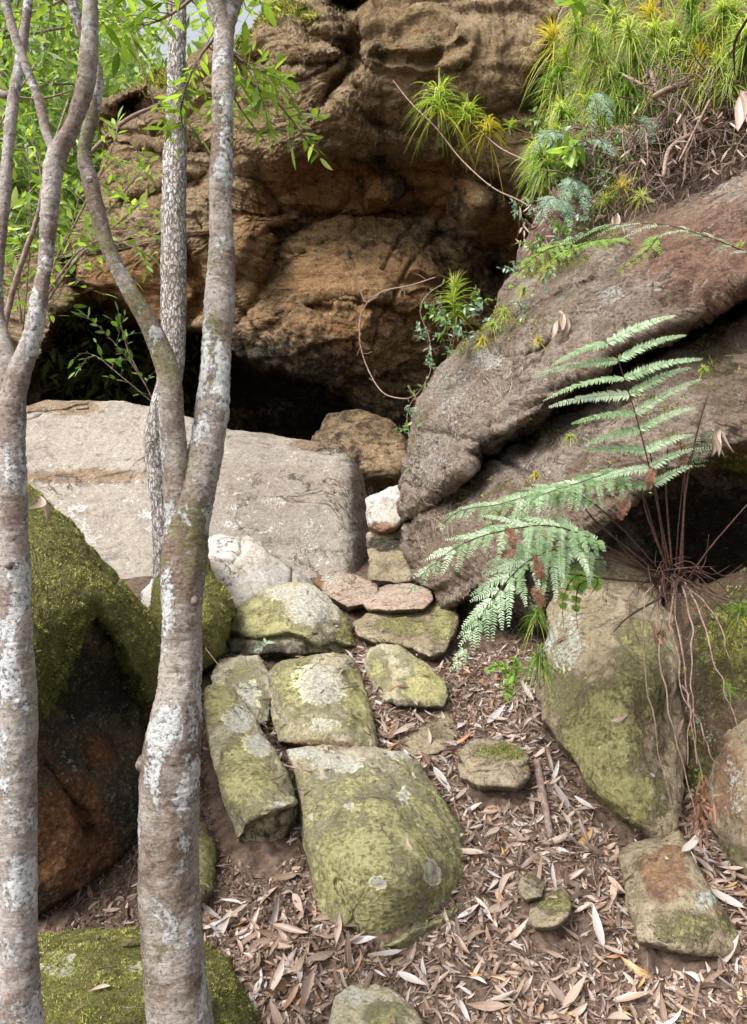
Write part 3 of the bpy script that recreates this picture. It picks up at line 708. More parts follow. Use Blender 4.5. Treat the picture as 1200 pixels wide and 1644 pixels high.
bigr = rock('leaning_boulder', [(640, 860), (637, 825), (650, 770), (655, 735), (672, 690), (684, 640), (705, 600), (740, 560), (775, 530), (800, 490), (830, 430), (880, 390), (930, 350), (1010, 330), (1090, 300), (1160, 262), (1220, 215),
      (1400, 120), (1600, 200), (1650, 700), (1500, 960), (1300, 1000), (1120, 1060), (1000, 1040), (880, 1060), (800, 1075), (735, 1060), (690, 990), (668, 910)],
     [(650, 840, 5.25), (700, 640, 5.3), (760, 560, 5.2), (850, 440, 5.05), (960, 360, 4.9), (1100, 310, 4.7), (1200, 250, 4.5), (1500, 200, 4.0), (700, 800, 4.6), (760, 680, 4.45), (860, 560, 4.3), (960, 480, 4.1), (1080, 420, 3.85), (1200, 370, 3.6),
      (1500, 400, 3.2), (720, 930, 4.3), (820, 800, 4.0), (900, 700, 3.85), (1000, 640, 3.65), (1100, 600, 3.5), (1200, 560, 3.35), (1500, 700, 3.0), (800, 980, 4.1), (900, 880, 3.75), (1000, 800, 3.55), (1100, 720, 3.4), (1200, 700, 3.3), (1000, 1000, 3.95), (1150, 900, 4.2), (1300, 900, 4.0)],
     m_bould, edge=0.45, thick=2.6, k=2.1, n=430, centre=(960, 700), rnd=0.8, disp=0.075, freq=2.6, fine=0.013, mid=0.016, strata=0.025, tilt=0.5, warp=0.3, ledge=0.035, frac=0.05, seed=8,
     feats=[('step', [(730, 770), (790, 722), (850, 690), (900, 650), (950, 612), (1010, 570), (1080, 540), (1140, 510), (1230, 460), (1350, 400)], 12, 80, 0.60),
            ('groove', [(780, 735), (850, 694), (900, 655), (950, 618), (1010, 578), (1080, 548), (1140, 516), (1230, 466)], 15, 0.5),
            ('groove', [(900, 1000), (930, 890), (880, 900)], 10, 0.0), ('bulge', (720, 700, 60, 90, 0.5), 0.12), ('bulge', (850, 500, 90, 60, -0.6), 0.15),
            ('step', [(1020, 800), (1080, 765), (1150, 745), (1260, 730)], 24, 500, 0.75), ('groove', [(640, 770), (660, 820), (665, 880)], 6, 0.15), ('groove', [(740, 540), (830, 510), (900, 470), (960, 455)], 8, 0.10)],
     paint=[('dark', (1130, 860, 120, 95), 1.0), ('dark', (900, 640, 130, 12), 0.0001), ('lichen', (790, 580, 30, 30), 0.6), ('lichen', (740, 640, 60, 60), 0.42), ('lichen', (700, 740, 50, 70), 0.42), ('lichen', (985, 475, 30, 20), 0.5), ('lichen', (860, 750, 90, 50), 0.36), ('lichen', (1130, 560, 60, 40), 0.3),  # the full-strength dark blob paints the shade of the hollow underneath
            ('moss', (800, 520, 60, 34), 0.55), ('moss', (880, 420, 70, 30), 0.75), ('moss', (960, 380, 60, 26), 0.6), ('moss', (1090, 250, 60, 40), 0.9), ('moss', (760, 560, 50, 26), 0.5), ('moss', (1160, 580, 50, 60), 0.42), ('moss', (900, 690, 60, 30), 0.38), ('moss', (1180, 640, 60, 50), 0.42), ('moss', (1190, 750, 60, 20), 0.7), ('moss', (960, 770, 90, 40), 0.38), ('moss', (830, 960, 60, 60), 0.3),
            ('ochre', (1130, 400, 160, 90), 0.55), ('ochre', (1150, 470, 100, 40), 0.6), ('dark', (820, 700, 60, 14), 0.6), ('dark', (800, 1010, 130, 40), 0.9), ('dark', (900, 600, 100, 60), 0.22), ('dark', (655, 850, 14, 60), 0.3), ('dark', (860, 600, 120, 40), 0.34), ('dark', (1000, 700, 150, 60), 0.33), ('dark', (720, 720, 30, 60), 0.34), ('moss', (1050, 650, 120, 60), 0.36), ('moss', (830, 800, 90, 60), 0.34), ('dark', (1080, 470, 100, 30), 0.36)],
     label='massive leaning sandstone boulder split by a dark diagonal crack on the right of the gully', cat='boulder')

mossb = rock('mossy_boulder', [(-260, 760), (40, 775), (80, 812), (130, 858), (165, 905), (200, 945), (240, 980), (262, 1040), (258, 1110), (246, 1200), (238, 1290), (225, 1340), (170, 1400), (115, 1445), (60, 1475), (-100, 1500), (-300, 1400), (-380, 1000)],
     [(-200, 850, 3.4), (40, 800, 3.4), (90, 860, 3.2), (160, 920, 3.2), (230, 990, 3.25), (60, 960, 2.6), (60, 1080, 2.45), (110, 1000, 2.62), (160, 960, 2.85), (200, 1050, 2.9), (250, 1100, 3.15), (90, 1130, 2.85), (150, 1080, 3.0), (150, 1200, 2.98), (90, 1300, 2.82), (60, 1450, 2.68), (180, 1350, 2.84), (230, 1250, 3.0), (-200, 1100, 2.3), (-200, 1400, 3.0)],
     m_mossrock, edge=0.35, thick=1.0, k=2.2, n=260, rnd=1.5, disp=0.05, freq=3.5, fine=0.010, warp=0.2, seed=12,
     feats=[('step', [(40, 1130), (70, 1120), (95, 1075), (112, 1020), (150, 975), (185, 1010), (200, 1060), (235, 1120), (262, 1180)], 26, 140, 0.28), ('groove', [(70, 1230), (120, 1290), (150, 1340)], 8, 0.05)],
     paint=[('moss', [(-400, 600), (60, 700), (150, 780), (240, 880), (320, 960), (300, 1200), (225, 1150), (195, 1070), (180, 1010), (150, 985), (115, 1040), (100, 1085), (75, 1140), (30, 1160), (-400, 1200)], 14, 1.0),
            ('moss', (235, 1200, 22, 60), 0.5), ('dark', (150, 1110, 80, 90), 0.85), ('dark', (110, 1180, 60, 60), 0.6), ('ochre', (155, 1205, 34, 26), 1.0), ('ochre', (110, 1340, 90, 90), 0.8), ('lichen', (110, 1200, 40, 70), 0.33), ('dark', (200, 1300, 40, 80), 0.6), ('lichen', (90, 1330, 30, 40), 0.3)],  # dark blobs paint shade on the overhung face; ochre is its stain
     label='big overhanging boulder draped in thick moss with a dark orange-stained underside', cat='boulder')

backmoss = rock('mossy_boulder', [(255, 880), (300, 850), (322, 872), (338, 915), (360, 948), (374, 975), (364, 1010), (360, 1045), (340, 1070), (300, 1090), (250, 1090), (235, 1000)],
     [(300, 880, 4.5), (380, 970, 4.3), (320, 1000, 3.9), (320, 1070, 3.85), (250, 1000, 4.0)], m_mossrock, edge=0.2, thick=0.5, rnd=2, disp=0.03, freq=6, seed=15, topmoss=0.4,
     paint=[('moss', (320, 960, 120, 130), 1.0), ('dark', (350, 1065, 40, 12), 0.8)], label='moss covered rock directly behind the forked trunk, below the tilted slab', cat='rock')

lowmoss = rock('mossy_rock', [(-60, 1530), (60, 1500), (110, 1492), (180, 1490), (240, 1498), (330, 1510), (365, 1545), (395, 1590), (418, 1660), (430, 1760), (200, 1900), (-100, 1850)],
     [(180, 1495, 2.5), (60, 1510, 2.5), (330, 1520, 2.45), (400, 1620, 2.25), (150, 1600, 2.08), (300, 1620, 2.1), (200, 1750, 1.85), (0, 1700, 1.9), (400, 1750, 2.0)], m_mossrock, edge=0.15, thick=0.5, n=230, rnd=2, disp=0.03, freq=6, seed=18,
     paint=[('moss', (200, 1640, 420, 260), 1.0), ('moss', (315, 1610, 30, 50), -0.25), ('lichen', (95, 1545, 34, 26), 0.5), ('lichen', (215, 1560, 20, 20), 0.5)], label='low rounded rock carpeted in bright green moss at the foot of the forked tree', cat='rock')

stepA = rock('step_rock', [(462, 1206), (500, 1200), (575, 1202), (648, 1212), (676, 1228), (692, 1252), (716, 1292), (742, 1340), (762, 1385), (772, 1425), (766, 1452), (742, 1482), (700, 1508), (655, 1527), (618, 1520), (585, 1500), (560, 1482), (545, 1505), (520, 1470), (508, 1430), (498, 1370), (488, 1300), (478, 1240)],
     [(470, 1210, 3.220), (570, 1205, 3.300), (660, 1215, 3.280), (690, 1255, 3.160), (500, 1300, 2.920), (600, 1290, 2.860), (700, 1310, 2.940), (520, 1440, 2.680), (600, 1400, 2.570), (690, 1400, 2.600), (765, 1430, 2.820), (620, 1500, 2.540), (700, 1500, 2.660), (730, 1370, 2.820)], m_step, edge=0.07, k=4.5, rnd=0.5, mid=0.007, thick=0.28, disp=0.02, freq=5, fine=0.005, seed=21,
     feats=[('groove', [(540, 1400), (555, 1450), (575, 1485)], 4, 0.03), ('step', [(775, 1395), (748, 1440), (690, 1478), (620, 1512)], 10, 90, 0.10)],
     paint=[('moss', (630, 1380, 210, 190), 0.72), ('moss', (560, 1330, 80, 120), 0.62), ('moss', (520, 1450, 40, 50), 0.7), ('moss', (720, 1380, 50, 90), 0.58), ('lichen', (545, 1228, 44, 16), 0.8), ('lichen', (490, 1212, 30, 10), 0.8), ('lichen', (640, 1215, 40, 10), 0.7), ('lichen', (693, 1400, 15, 24), 1.2), ('lichen', (708, 1458, 11, 14), 1.3), ('lichen', (608, 1415, 14, 11), 0.9), ('lichen', (560, 1292, 9, 7), 1.0), ('lichen', (650, 1275, 10, 18), 0.7),
            ('dark', (720, 1490, 50, 18), 0.6), ('dark', (745, 1470, 26, 16), 0.7)], label='largest stepping rock, green with moss, a white lichen patch at its lower right', cat='rock')
stepB = rock('step_rock', [(330, 1105), (345, 1098), (370, 1100), (385, 1120), (405, 1145), (420, 1170), (445, 1205), (470, 1255), (478, 1285), (482, 1330), (488, 1375), (450, 1392), (405, 1398), (388, 1370), (378, 1330), (362, 1285), (345, 1230), (335, 1180), (330, 1140)],
     [(350, 1105, 3.570), (400, 1150, 3.470), (440, 1215, 3.220), (470, 1270, 3.020), (360, 1200, 3.220), (400, 1260, 2.950), (440, 1300, 2.870), (385, 1330, 2.950), (410, 1325, 2.850), (470, 1300, 2.920), (450, 1390, 3.020), (400, 1390, 2.970), (480, 1370, 3.120)], m_step, edge=0.07, k=4.5, rnd=0.5, mid=0.007, thick=0.3, disp=0.016, freq=6, fine=0.004, seed=23,
     feats=[('groove', [(392, 1340), (420, 1305), (470, 1290)], 7, -0.03), ('step', [(392, 1338), (415, 1310), (478, 1290)], 10, 100, 0.10)],
     paint=[('moss', (395, 1240, 60, 80), 0.75), ('moss', (350, 1130, 34, 34), 0.8), ('moss', (400, 1300, 30, 20), 0.5), ('moss', (460, 1250, 20, 30), 0.5), ('lichen', (385, 1155, 24, 24), 0.75), ('lichen', (415, 1195, 26, 22), 0.9), ('lichen', (447, 1294, 16, 5), 0.9), ('dark', (440, 1350, 50, 50), 0.45), ('ochre', (440, 1350, 50, 50), 0.4)],
     label='narrow elongated pale and mossy rock standing left of the largest stepping rock', cat='rock')
stepC = rock('step_rock', [(432, 1080), (448, 1062), (490, 1050), (535, 1046), (562, 1052), (578, 1075), (590, 1110), (600, 1150), (608, 1190), (604, 1207), (560, 1208), (500, 1200), (445, 1192), (438, 1160), (434, 1120)],
     [(440, 1075, 3.920), (540, 1050, 4.020), (590, 1110, 3.870), (500, 1110, 3.650), (560, 1150, 3.470), (470, 1160, 3.470), (600, 1190, 3.470), (450, 1190, 3.470), (540, 1200, 3.390)], m_step, edge=0.07, k=4.5, rnd=0.5, mid=0.007, thick=0.3, disp=0.018, freq=6, seed=25,
     paint=[('moss', (470, 1090, 50, 60), 0.75), ('moss', (580, 1120, 34, 80), 0.85), ('moss', (520, 1140, 90, 60), 0.45), ('lichen', (515, 1100, 44, 36), 0.7), ('lichen', (500, 1075, 30, 16), 0.6), ('lichen', (520, 1165, 40, 16), 0.5), ('ochre', (500, 1196, 70, 10), 0.8), ('dark', (470, 1196, 50, 8), 0.4)],
     label='squarish mossy block just above the largest stepping rock', cat='rock')
stepC2 = rock('step_rock', [(340, 1085), (352, 1060), (385, 1052), (415, 1052), (432, 1075), (436, 1120), (434, 1158), (410, 1165), (392, 1130), (375, 1105), (345, 1100)],
     [(350, 1070, 4.000), (420, 1060, 4.050), (434, 1150, 3.650), (390, 1100, 3.800)], m_step, edge=0.07, k=4.5, rnd=0.5, mid=0.007, thick=0.25, disp=0.015, freq=7, seed=26,
     paint=[('moss', (400, 1080, 40, 30), 0.55), ('moss', (420, 1120, 16, 40), 0.6), ('lichen', (400, 1115, 24, 26), 0.6)], label='small mossy block wedged left of the squarish block, behind a leaf stem', cat='rock')
stepD = rock('step_rock', [(365, 1030), (372, 1000), (390, 968), (425, 945), (465, 938), (495, 942), (525, 958), (548, 985), (562, 1010), (575, 1045), (572, 1058), (540, 1050), (500, 1048), (450, 1048), (400, 1050), (370, 1048)],
     [(370, 1020, 4.400), (430, 950, 4.650), (500, 945, 4.650), (560, 1010, 4.450), (440, 1000, 4.200), (500, 1000, 4.150), (520, 1040, 4.150), (400, 1040, 4.200)], m_step, edge=0.07, k=4.5, rnd=0.5, mid=0.007, thick=0.4, disp=0.03, freq=6, seed=28,
     feats=[('step', [(365, 1018), (420, 1022), (470, 1020), (520, 1032), (575, 1045)], 8, 60, 0.12)],
     paint=[('moss', (415, 990, 50, 40), 0.75), ('moss', (440, 1010, 80, 18), 0.7), ('moss', (558, 1020, 22, 40), 0.8), ('lichen', (500, 975, 44, 36), 0.8), ('lichen', (445, 955, 26, 12), 0.6), ('dark', (440, 1042, 90, 14), 0.75), ('moss', (490, 1015, 40, 12), 0.6)],
     label='rounded mossy rock with a whitish right side at the top of the stone steps', cat='rock')
stepE = rock('step_rock', [(585, 1060), (592, 1040), (612, 1032), (640, 1036), (662, 1050), (690, 1072), (715, 1095), (722, 1118), (712, 1134), (660, 1134), (620, 1128), (592, 1110)],
     [(600, 1045, 4.150), (650, 1045, 4.100), (715, 1100, 3.850), (600, 1110, 3.900), (660, 1125, 3.750)], m_step, edge=0.07, k=4.5, rnd=0.5, mid=0.007, thick=0.3, disp=0.018, freq=7, seed=30, topmoss=0.1,
     paint=[('moss', (690, 1095, 44, 44), 0.85), ('moss', (610, 1075, 24, 40), 0.55), ('moss', (660, 1060, 30, 20), 0.5), ('dark', (650, 1130, 60, 8), 0.7)], label='rounded rock right of the squarish block with mossy right shoulder', cat='rock')
stepE2 = rock('step_rock', [(598, 1130), (640, 1126), (700, 1128), (728, 1140), (735, 1180), (720, 1205), (680, 1215), (630, 1214), (606, 1200)],
     [(610, 1135, 3.9), (720, 1140, 3.78), (670, 1170, 3.66), (620, 1205, 3.5), (720, 1200, 3.46)], m_low, edge=0.06, thick=0.3, disp=0.02, freq=8, seed=31, paint=[('dark', (660, 1133, 70, 10), 0.7), ('moss', (700, 1180, 30, 20), 0.35)], label='brown earthy stone beneath the rounded rock beside the leaf litter', cat='rock')
stepF = rock('step_rock', [(568, 1000), (590, 985), (640, 980), (690, 968), (725, 968), (735, 990), (728, 1020), (715, 1048), (690, 1055), (650, 1035), (600, 1030), (575, 1020)],
     [(575, 1000, 4.55), (640, 985, 4.8), (725, 972, 4.7), (640, 1010, 4.45), (715, 1040, 4.25), (600, 1028, 4.35)], m_low, edge=0.08, thick=0.3, k=3, disp=0.02, freq=7, seed=33, feats=[('step', [(565, 996), (640, 992), (690, 1000), (735, 1000)], 6, 60, -0.05)],
     paint=[('moss', (650, 1005, 60, 18), 0.7), ('moss', (710, 1000, 26, 40), 0.75), ('dark', (705, 1040, 22, 20), 0.5)], label='flat greenish step stone under the two pinkish stones', cat='rock')
rock('step_stone', [(505, 935), (512, 920), (540, 917), (580, 926), (605, 938), (608, 958), (590, 970), (560, 975), (530, 960)], [(510, 930, 5.0), (600, 940, 4.95), (560, 970, 4.75)], m_pink, edge=0.06, thick=0.25, disp=0.015, freq=8, seed=35, paint=[('lichen', (530, 930, 24, 10), 0.5), ('ochre', (512, 935, 8, 12), 0.9)], label='pinkish stone with an orange edge left of its twin at the step top', cat='rock')
rock('step_stone', [(578, 962), (590, 948), (620, 940), (660, 936), (690, 946), (697, 962), (680, 978), (630, 980), (590, 978)], [(590, 950, 4.95), (690, 950, 4.85), (640, 975, 4.65)], m_pink, edge=0.06, thick=0.22, k=3, disp=0.012, freq=8, seed=36, label='flat pinkish-brown stone lying on the greenish step', cat='rock')
rock('step_stone', [(738, 1212), (748, 1195), (770, 1187), (805, 1190), (838, 1205), (850, 1218), (838, 1230), (800, 1238), (755, 1240)], [(745, 1205, 3.340), (845, 1215, 3.280), (790, 1235, 3.200), (790, 1195, 3.370)], m_low, edge=0.05, thick=0.2, disp=0.012, freq=9, seed=38, paint=[('moss', (800, 1208, 44, 14), 1.0)], label='small half-buried stone with a moss cap in the leaf litter', cat='rock')
rock('step_stone', [(735, 1225), (790, 1232), (845, 1228), (850, 1245), (830, 1262), (770, 1262), (738, 1248)], [(740, 1235, 3.250), (845, 1240, 3.200), (790, 1260, 3.120)], m_low, edge=0.05, thick=0.2, disp=0.015, freq=9, seed=39, label='brown earthy stone under the moss-capped stone', cat='rock')
wedge = rock('wedge_stone', [(992, 1372), (1010, 1356), (1050, 1346), (1090, 1336), (1106, 1365), (1130, 1410), (1158, 1455), (1184, 1500), (1186, 1530), (1130, 1530), (1075, 1524), (1026, 1512), (1008, 1440)],
     [(1000, 1375, 2.86), (1090, 1345, 2.86), (1180, 1515, 2.5), (1040, 1500, 2.48), (1090, 1420, 2.62)], m_low, edge=0.08, thick=0.25, k=3.2, rnd=1, disp=0.014, freq=7, seed=41,
     paint=[('ochre', (1068, 1400, 40, 46), 1.0), ('moss', (1100, 1490, 70, 34), 0.65), ('moss', (1060, 1350, 26, 12), 0.4), ('lichen', (1125, 1450, 24, 24), 0.5), ('moss', (1020, 1420, 20, 60), 0.4)], label='wedge-shaped tan stone with a rusty patch, lower right', cat='rock')
lowr = rock('mossy_wall_rock', [(862, 1110), (872, 1050), (880, 960), (905, 905), (960, 880), (1015, 890), (1060, 950), (1095, 1020), (1100, 1100), (1100, 1200), (1098, 1290), (1080, 1345), (1050, 1345), (1000, 1308), (950, 1256), (908, 1205), (868, 1155)],
     [(880, 980, 3.85), (960, 900, 4.0), (1040, 960, 3.8), (900, 1100, 3.5), (980, 1080, 3.25), (1060, 1100, 3.3), (960, 1200, 3.1), (1030, 1250, 2.95), (1060, 1320, 2.88), (1090, 1150, 3.3)], m_low, edge=0.14, thick=0.7, k=2.4, n=200, disp=0.045, freq=5, seed=43,
     paint=[('moss', (970, 1180, 90, 110), 0.8), ('moss', (900, 1110, 40, 60), 0.55), ('moss', (1030, 1080, 60, 120), 0.65), ('moss', (1010, 1280, 70, 60), 0.85), ('lichen', (905, 1030, 40, 60), 0.5), ('dark', (1062, 1150, 16, 150), 0.55), ('lichen', (990, 1180, 40, 40), 0.3), ('ochre', (1030, 1150, 30, 60), 0.5)], label='mossy tan rock wall below the big fern crown', cat='rock')
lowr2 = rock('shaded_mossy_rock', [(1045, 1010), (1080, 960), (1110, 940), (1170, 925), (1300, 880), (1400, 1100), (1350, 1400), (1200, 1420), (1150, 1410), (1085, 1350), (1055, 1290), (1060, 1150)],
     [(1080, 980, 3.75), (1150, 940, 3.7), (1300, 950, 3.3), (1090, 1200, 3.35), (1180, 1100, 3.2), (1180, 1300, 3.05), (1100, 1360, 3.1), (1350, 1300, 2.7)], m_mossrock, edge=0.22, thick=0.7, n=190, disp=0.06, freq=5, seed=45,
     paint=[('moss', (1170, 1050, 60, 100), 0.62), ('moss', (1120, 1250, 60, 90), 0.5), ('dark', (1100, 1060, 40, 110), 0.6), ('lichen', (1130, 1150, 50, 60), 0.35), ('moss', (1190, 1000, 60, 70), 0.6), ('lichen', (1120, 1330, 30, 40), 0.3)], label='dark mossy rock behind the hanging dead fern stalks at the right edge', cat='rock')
rock('lichen_rock', [(1140, 1230), (1160, 1180), (1195, 1150), (1260, 1140), (1330, 1300), (1260, 1420), (1200, 1420), (1150, 1390), (1136, 1310)], [(1150, 1240, 3.0), (1200, 1180, 3.0), (1190, 1380, 2.8), (1280, 1300, 2.6)], m_low, edge=0.15, thick=0.3, disp=0.03, freq=6, seed=47,
     paint=[('lichen', (1180, 1260, 30, 60), 0.45), ('ochre', (1170, 1250, 30, 80), 0.55), ('moss', (1170, 1370, 50, 26), 0.6)], label='lichen-spotted tan rock touching the right edge', cat='rock')
whiter = rock('pale_rock', [(328, 872), (345, 860), (385, 862), (400, 862), (420, 874), (438, 895), (470, 915), (500, 935), (506, 960), (470, 985), (400, 985), (350, 965), (322, 930)],
     [(335, 870, 5.25), (400, 865, 5.3), (500, 935, 5.1), (420, 920, 4.9), (400, 975, 4.7), (350, 930, 4.85)], m_white, edge=0.10, thick=0.4, rnd=0.8, disp=0.03, freq=5, seed=49, feats=[('groove', [(390, 862), (388, 890), (375, 905), (395, 925)], 4, 0.05), ('groove', [(468, 912), (466, 940)], 3, 0.05)],
     paint=[('ochre', (400, 880, 16, 14), 0.25)], label='bright whitish rock resting against the base of the tilted slab', cat='rock')
rock('pale_rock', [(588, 800), (600, 792), (625, 782), (645, 778), (655, 800), (652, 835), (640, 850), (612, 855), (594, 848), (588, 825)], [(595, 800, 5.75), (645, 790, 5.7), (620, 845, 5.6)], m_white, edge=0.10, thick=0.3, disp=0.03, freq=6, seed=51, paint=[('ochre', (612, 848, 26, 10), 1.0)], label='whitish stone jammed in the gap between slab and leaning boulder', cat='rock')
rock('brown_stone', [(592, 858), (620, 852), (650, 856), (672, 880), (672, 930), (640, 938), (596, 932)], [(600, 860, 5.75), (660, 870, 5.65), (630, 930, 5.3)], m_low, edge=0.08, thick=0.3, disp=0.04, freq=6, seed=52, strata=0.02, paint=[('dark', (630, 872, 50, 12), 0.8), ('moss', (630, 905, 40, 14), 0.4)], label='layered brown stone in the gap under the jammed whitish stone', cat='rock')
rock('cave_rock', [(500, 700), (530, 668), (575, 660), (620, 680), (650, 705), (660, 745), (640, 765), (600, 762), (560, 740), (510, 725)], [(510, 695, 8.3), (580, 665, 8.3), (650, 730, 7.9), (560, 730, 7.9)], m_cliff, edge=0.3, thick=1.0, disp=0.08, freq=3, strata=0.04, seed=53, paint=[('dark', (560, 705, 100, 60), 0.55), ('ochre', (600, 700, 60, 50), 0.3)], label='layered tan rock inside the cave mouth behind the slab', cat='rock')
rock('pale_rock', [(228, 950), (245, 930), (262, 926), (280, 950), (280, 985), (250, 995), (232, 985)], [(235, 950, 4.4), (275, 940, 4.4), (255, 990, 4.2)], m_white, edge=0.08, thick=0.2, disp=0.02, freq=7, seed=54, paint=[('ochre', (240, 985, 14, 12), 0.9)], label='small pale stone peeping out left of the forked trunk', cat='rock')
rock('mossy_stone', [(305, 1330), (330, 1325), (343, 1350), (347, 1400), (342, 1440), (315, 1455), (290, 1430), (288, 1350)], [(310, 1340, 2.970), (340, 1400, 2.820), (310, 1440, 2.670)], m_low, edge=0.08, thick=0.2, disp=0.02, freq=7, seed=55, paint=[('moss', (325, 1390, 40, 70), 0.75)], label='small mossy stone half hidden behind the forked trunk', cat='rock')
rock('half_buried_stone', [(836, 1402), (850, 1396), (870, 1402), (878, 1420), (870, 1440), (845, 1445), (832, 1430)], [(840, 1405, 2.825), (872, 1410, 2.825), (855, 1440, 2.685)], m_low, edge=0.03, thick=0.12, disp=0.008, freq=10, seed=56, paint=[('moss', (858, 1420, 20, 18), 0.4)], label='smallest tan stone poking out of the leaves below the litter slope', cat='rock')
rock('half_buried_stone', [(850, 1455), (870, 1435), (905, 1425), (918, 1440), (915, 1465), (895, 1485), (860, 1490), (848, 1475)], [(855, 1460, 2.705), (910, 1435, 2.725), (880, 1485, 2.565)], m_low, edge=0.03, thick=0.12, disp=0.01, freq=10, seed=57, paint=[('moss', (890, 1450, 34, 20), 0.8)], label='greenish half-buried stone right of the smallest tan stone', cat='rock')
rock('half_buried_stone', [(538, 1600), (565, 1582), (610, 1578), (640, 1600), (668, 1630), (690, 1670), (640, 1720), (560, 1710), (530, 1650)], [(545, 1600, 2.38), (640, 1600, 2.38), (600, 1690, 2.15)], m_step, edge=0.05, thick=0.2, disp=0.015, freq=7, seed=58, paint=[('lichen', (570, 1600, 40, 16), 0.6), ('moss', (620, 1630, 40, 30), 0.6)], label='pale mossy stone at the bottom edge among fallen leaves', cat='rock')
rock('half_buried_stone', [(345, 1060), (348, 1040), (372, 1050), (372, 1062)], [(350, 1050, 4.0)] * 3, m_low, edge=0.03, thick=0.1, seed=59, n=40) if False else None

# soil bank above the leaning boulder
bank = rock('hill_bank', [(830, 440), (850, 380), (880, 320), (900, 250), (890, 150), (905, 60), (930, -60), (1000, -300), (1500, -400), (1700, 200), (1500, 420), (1200, 330), (1100, 360), (1000, 400), (900, 440)],
     [(850, 400, 5.6), (900, 250, 5.9), (900, 50, 6.3), (1000, -200, 6.3), (1000, 350, 5.2), (1050, 200, 5.4), (1100, 100, 5.4), (1200, 250, 4.8), (1200, 50, 5.0), (1500, 200, 4.3), (1500, -200, 5)], m_soil, edge=0.5, thick=2.0, n=160, disp=0.12, freq=3, fine=0.02, seed=61, kind='structure')

# moss tufts where the photograph shows deep moss
for ob, n_, L_ in ((mossb, 90000, 0.009), (lowmoss, 90000, 0.0065), (backmoss, 20000, 0.009), (stepD, 12000, 0.005), (stepF, 6000, 0.006),
                   (lowr, 4000, 0.005), (lowr2, 14000, 0.010), (wedge, 1500, 0.004), (bigr, 26000, 0.016), (cliff, 12000, 0.05)):
    moss_on(ob, n_, L_, m_mosstuft, thresh=0.42)
for r_ in ROCKS:
    if r_['o'].name in ('step_stone.002',): moss_on(r_['o'], 4000, 0.008, m_mosstuft)

# ------------------------------------------------------------------ trees near the camera
def trunk_rough(freq, amp, seed, knots=()):
    def f(bc, r):
        p = bc.reshape(-1, 3)
        a = fbm(p * np.array([freq, freq, freq * 0.6]), 4, 0.55, seed) * amp
        a = a + 0.28 * amp * ridged(p * np.array([14, 14, 90]), 3, 0.5, seed + 3)
        return a.reshape(r.shape)
    return f
def bark_plates(bc, r):
    p = bc.reshape(-1, 3)
    a = 0.006 * ridged(p * np.array([38, 38, 20]), 3, 0.6, 4) + 0.006 * fbm(p * 6, 3, 0.5, 5)
    return a.reshape(r.shape)
def limb(name, pts, mat, parent, k=64, step=0.008, seed=0, amp=0.007, rough=None, freq=11):
    """pts: (u, v, halfwidth px, depth)"""
    a = np.array(pts, float)
    C = P(a[:, 0], a[:, 1], a[:, 3]); r = a[:, 2] / F * a[:, 3] * 0.95
    ln = np.linalg.norm(np.diff(C, axis=0), axis=1).sum()
    ac = Acc(); tube(ac, C, r, n=int(ln / step) + 4, k=k, rough=rough or trunk_rough(freq, amp, seed))
    return ac.build(name, mat, parent)

def knot(ac_parent, u, v, Y, size, mat, seed):
    ac = Acc(); c = P(u, v, Y)
    tube(ac, [c + np.array([0, 0.02, 0]), c, c + np.array([0, -size * 0.7, size * 0.1]), c + np.array([0, -size, size * 0.12])], [size, size, size * 0.75, size * 0.3], n=14, k=24, bump=0.35, freq=60, seed=seed)
    return ac.build('knot', mat, ac_parent)

t1 = tag(empty('forked_tree', P(300, 1900, 1.95)), 'forked smooth-barked tree with white lichen patches, nearest the middle of the picture', 'tree')
limb('trunk', [(300, 1960, 62, 1.95), (296, 1700, 54, 1.93), (286, 1600, 52, 1.92), (277, 1500, 50, 1.92), (272, 1400, 49, 1.92), (270, 1300, 49, 1.92), (274, 1220, 48, 1.92), (286, 1120, 37, 1.92), (293, 1010, 32, 1.93), (296, 920, 36, 1.94), (303, 840, 36, 1.95),
               (321, 765, 30, 1.96), (335, 700, 26, 1.97), (343, 640, 27, 1.98), (347, 560, 25, 2.0), (353, 470, 24, 2.02), (356, 390, 21, 2.04), (354, 300, 21, 2.06), (358, 200, 19, 2.08), (358, 90, 18.5, 2.1), (362, 35, 19, 2.12), (380, -10, 16, 2.14), (410, -60, 14, 2.16), (440, -160, 13, 2.18)],
     m_smooth, t1, k=110, step=0.0045, seed=3, amp=0.010)
limb('limb', [(303, 900, 20, 1.97), (290, 830, 26, 1.95), (284, 760, 22, 1.94), (277, 690, 20, 1.93), (274, 620, 18.5, 1.92), (262, 570, 17.5, 1.92), (240, 520, 15.5, 1.91), (205, 460, 13, 1.9), (172, 392, 12, 1.89), (152, 320, 11.5, 1.88), (145, 290, 12.5, 1.88), (136, 240, 10, 1.87), (150, 180, 9.5, 1.86), (156, 120, 8.5, 1.85), (135, 60, 8, 1.84), (115, 0, 8, 1.83), (90, -90, 7, 1.82)],
     m_smooth, t1, k=64, step=0.005, seed=5, amp=0.004)
limb('limb', [(362, 55, 14, 2.11), (350, 20, 15, 2.1), (340, -30, 13, 2.08), (330, -120, 12, 2.05)], m_smooth, t1, k=40, step=0.006, seed=6, amp=0.003)
knot(t1, 312, 965, 1.90, 0.011, m_smooth, 1); knot(t1, 230, 1228, 1.90, 0.018, m_smooth, 2); knot(t1, 145, 290, 1.868, 0.010, m_smooth, 4)

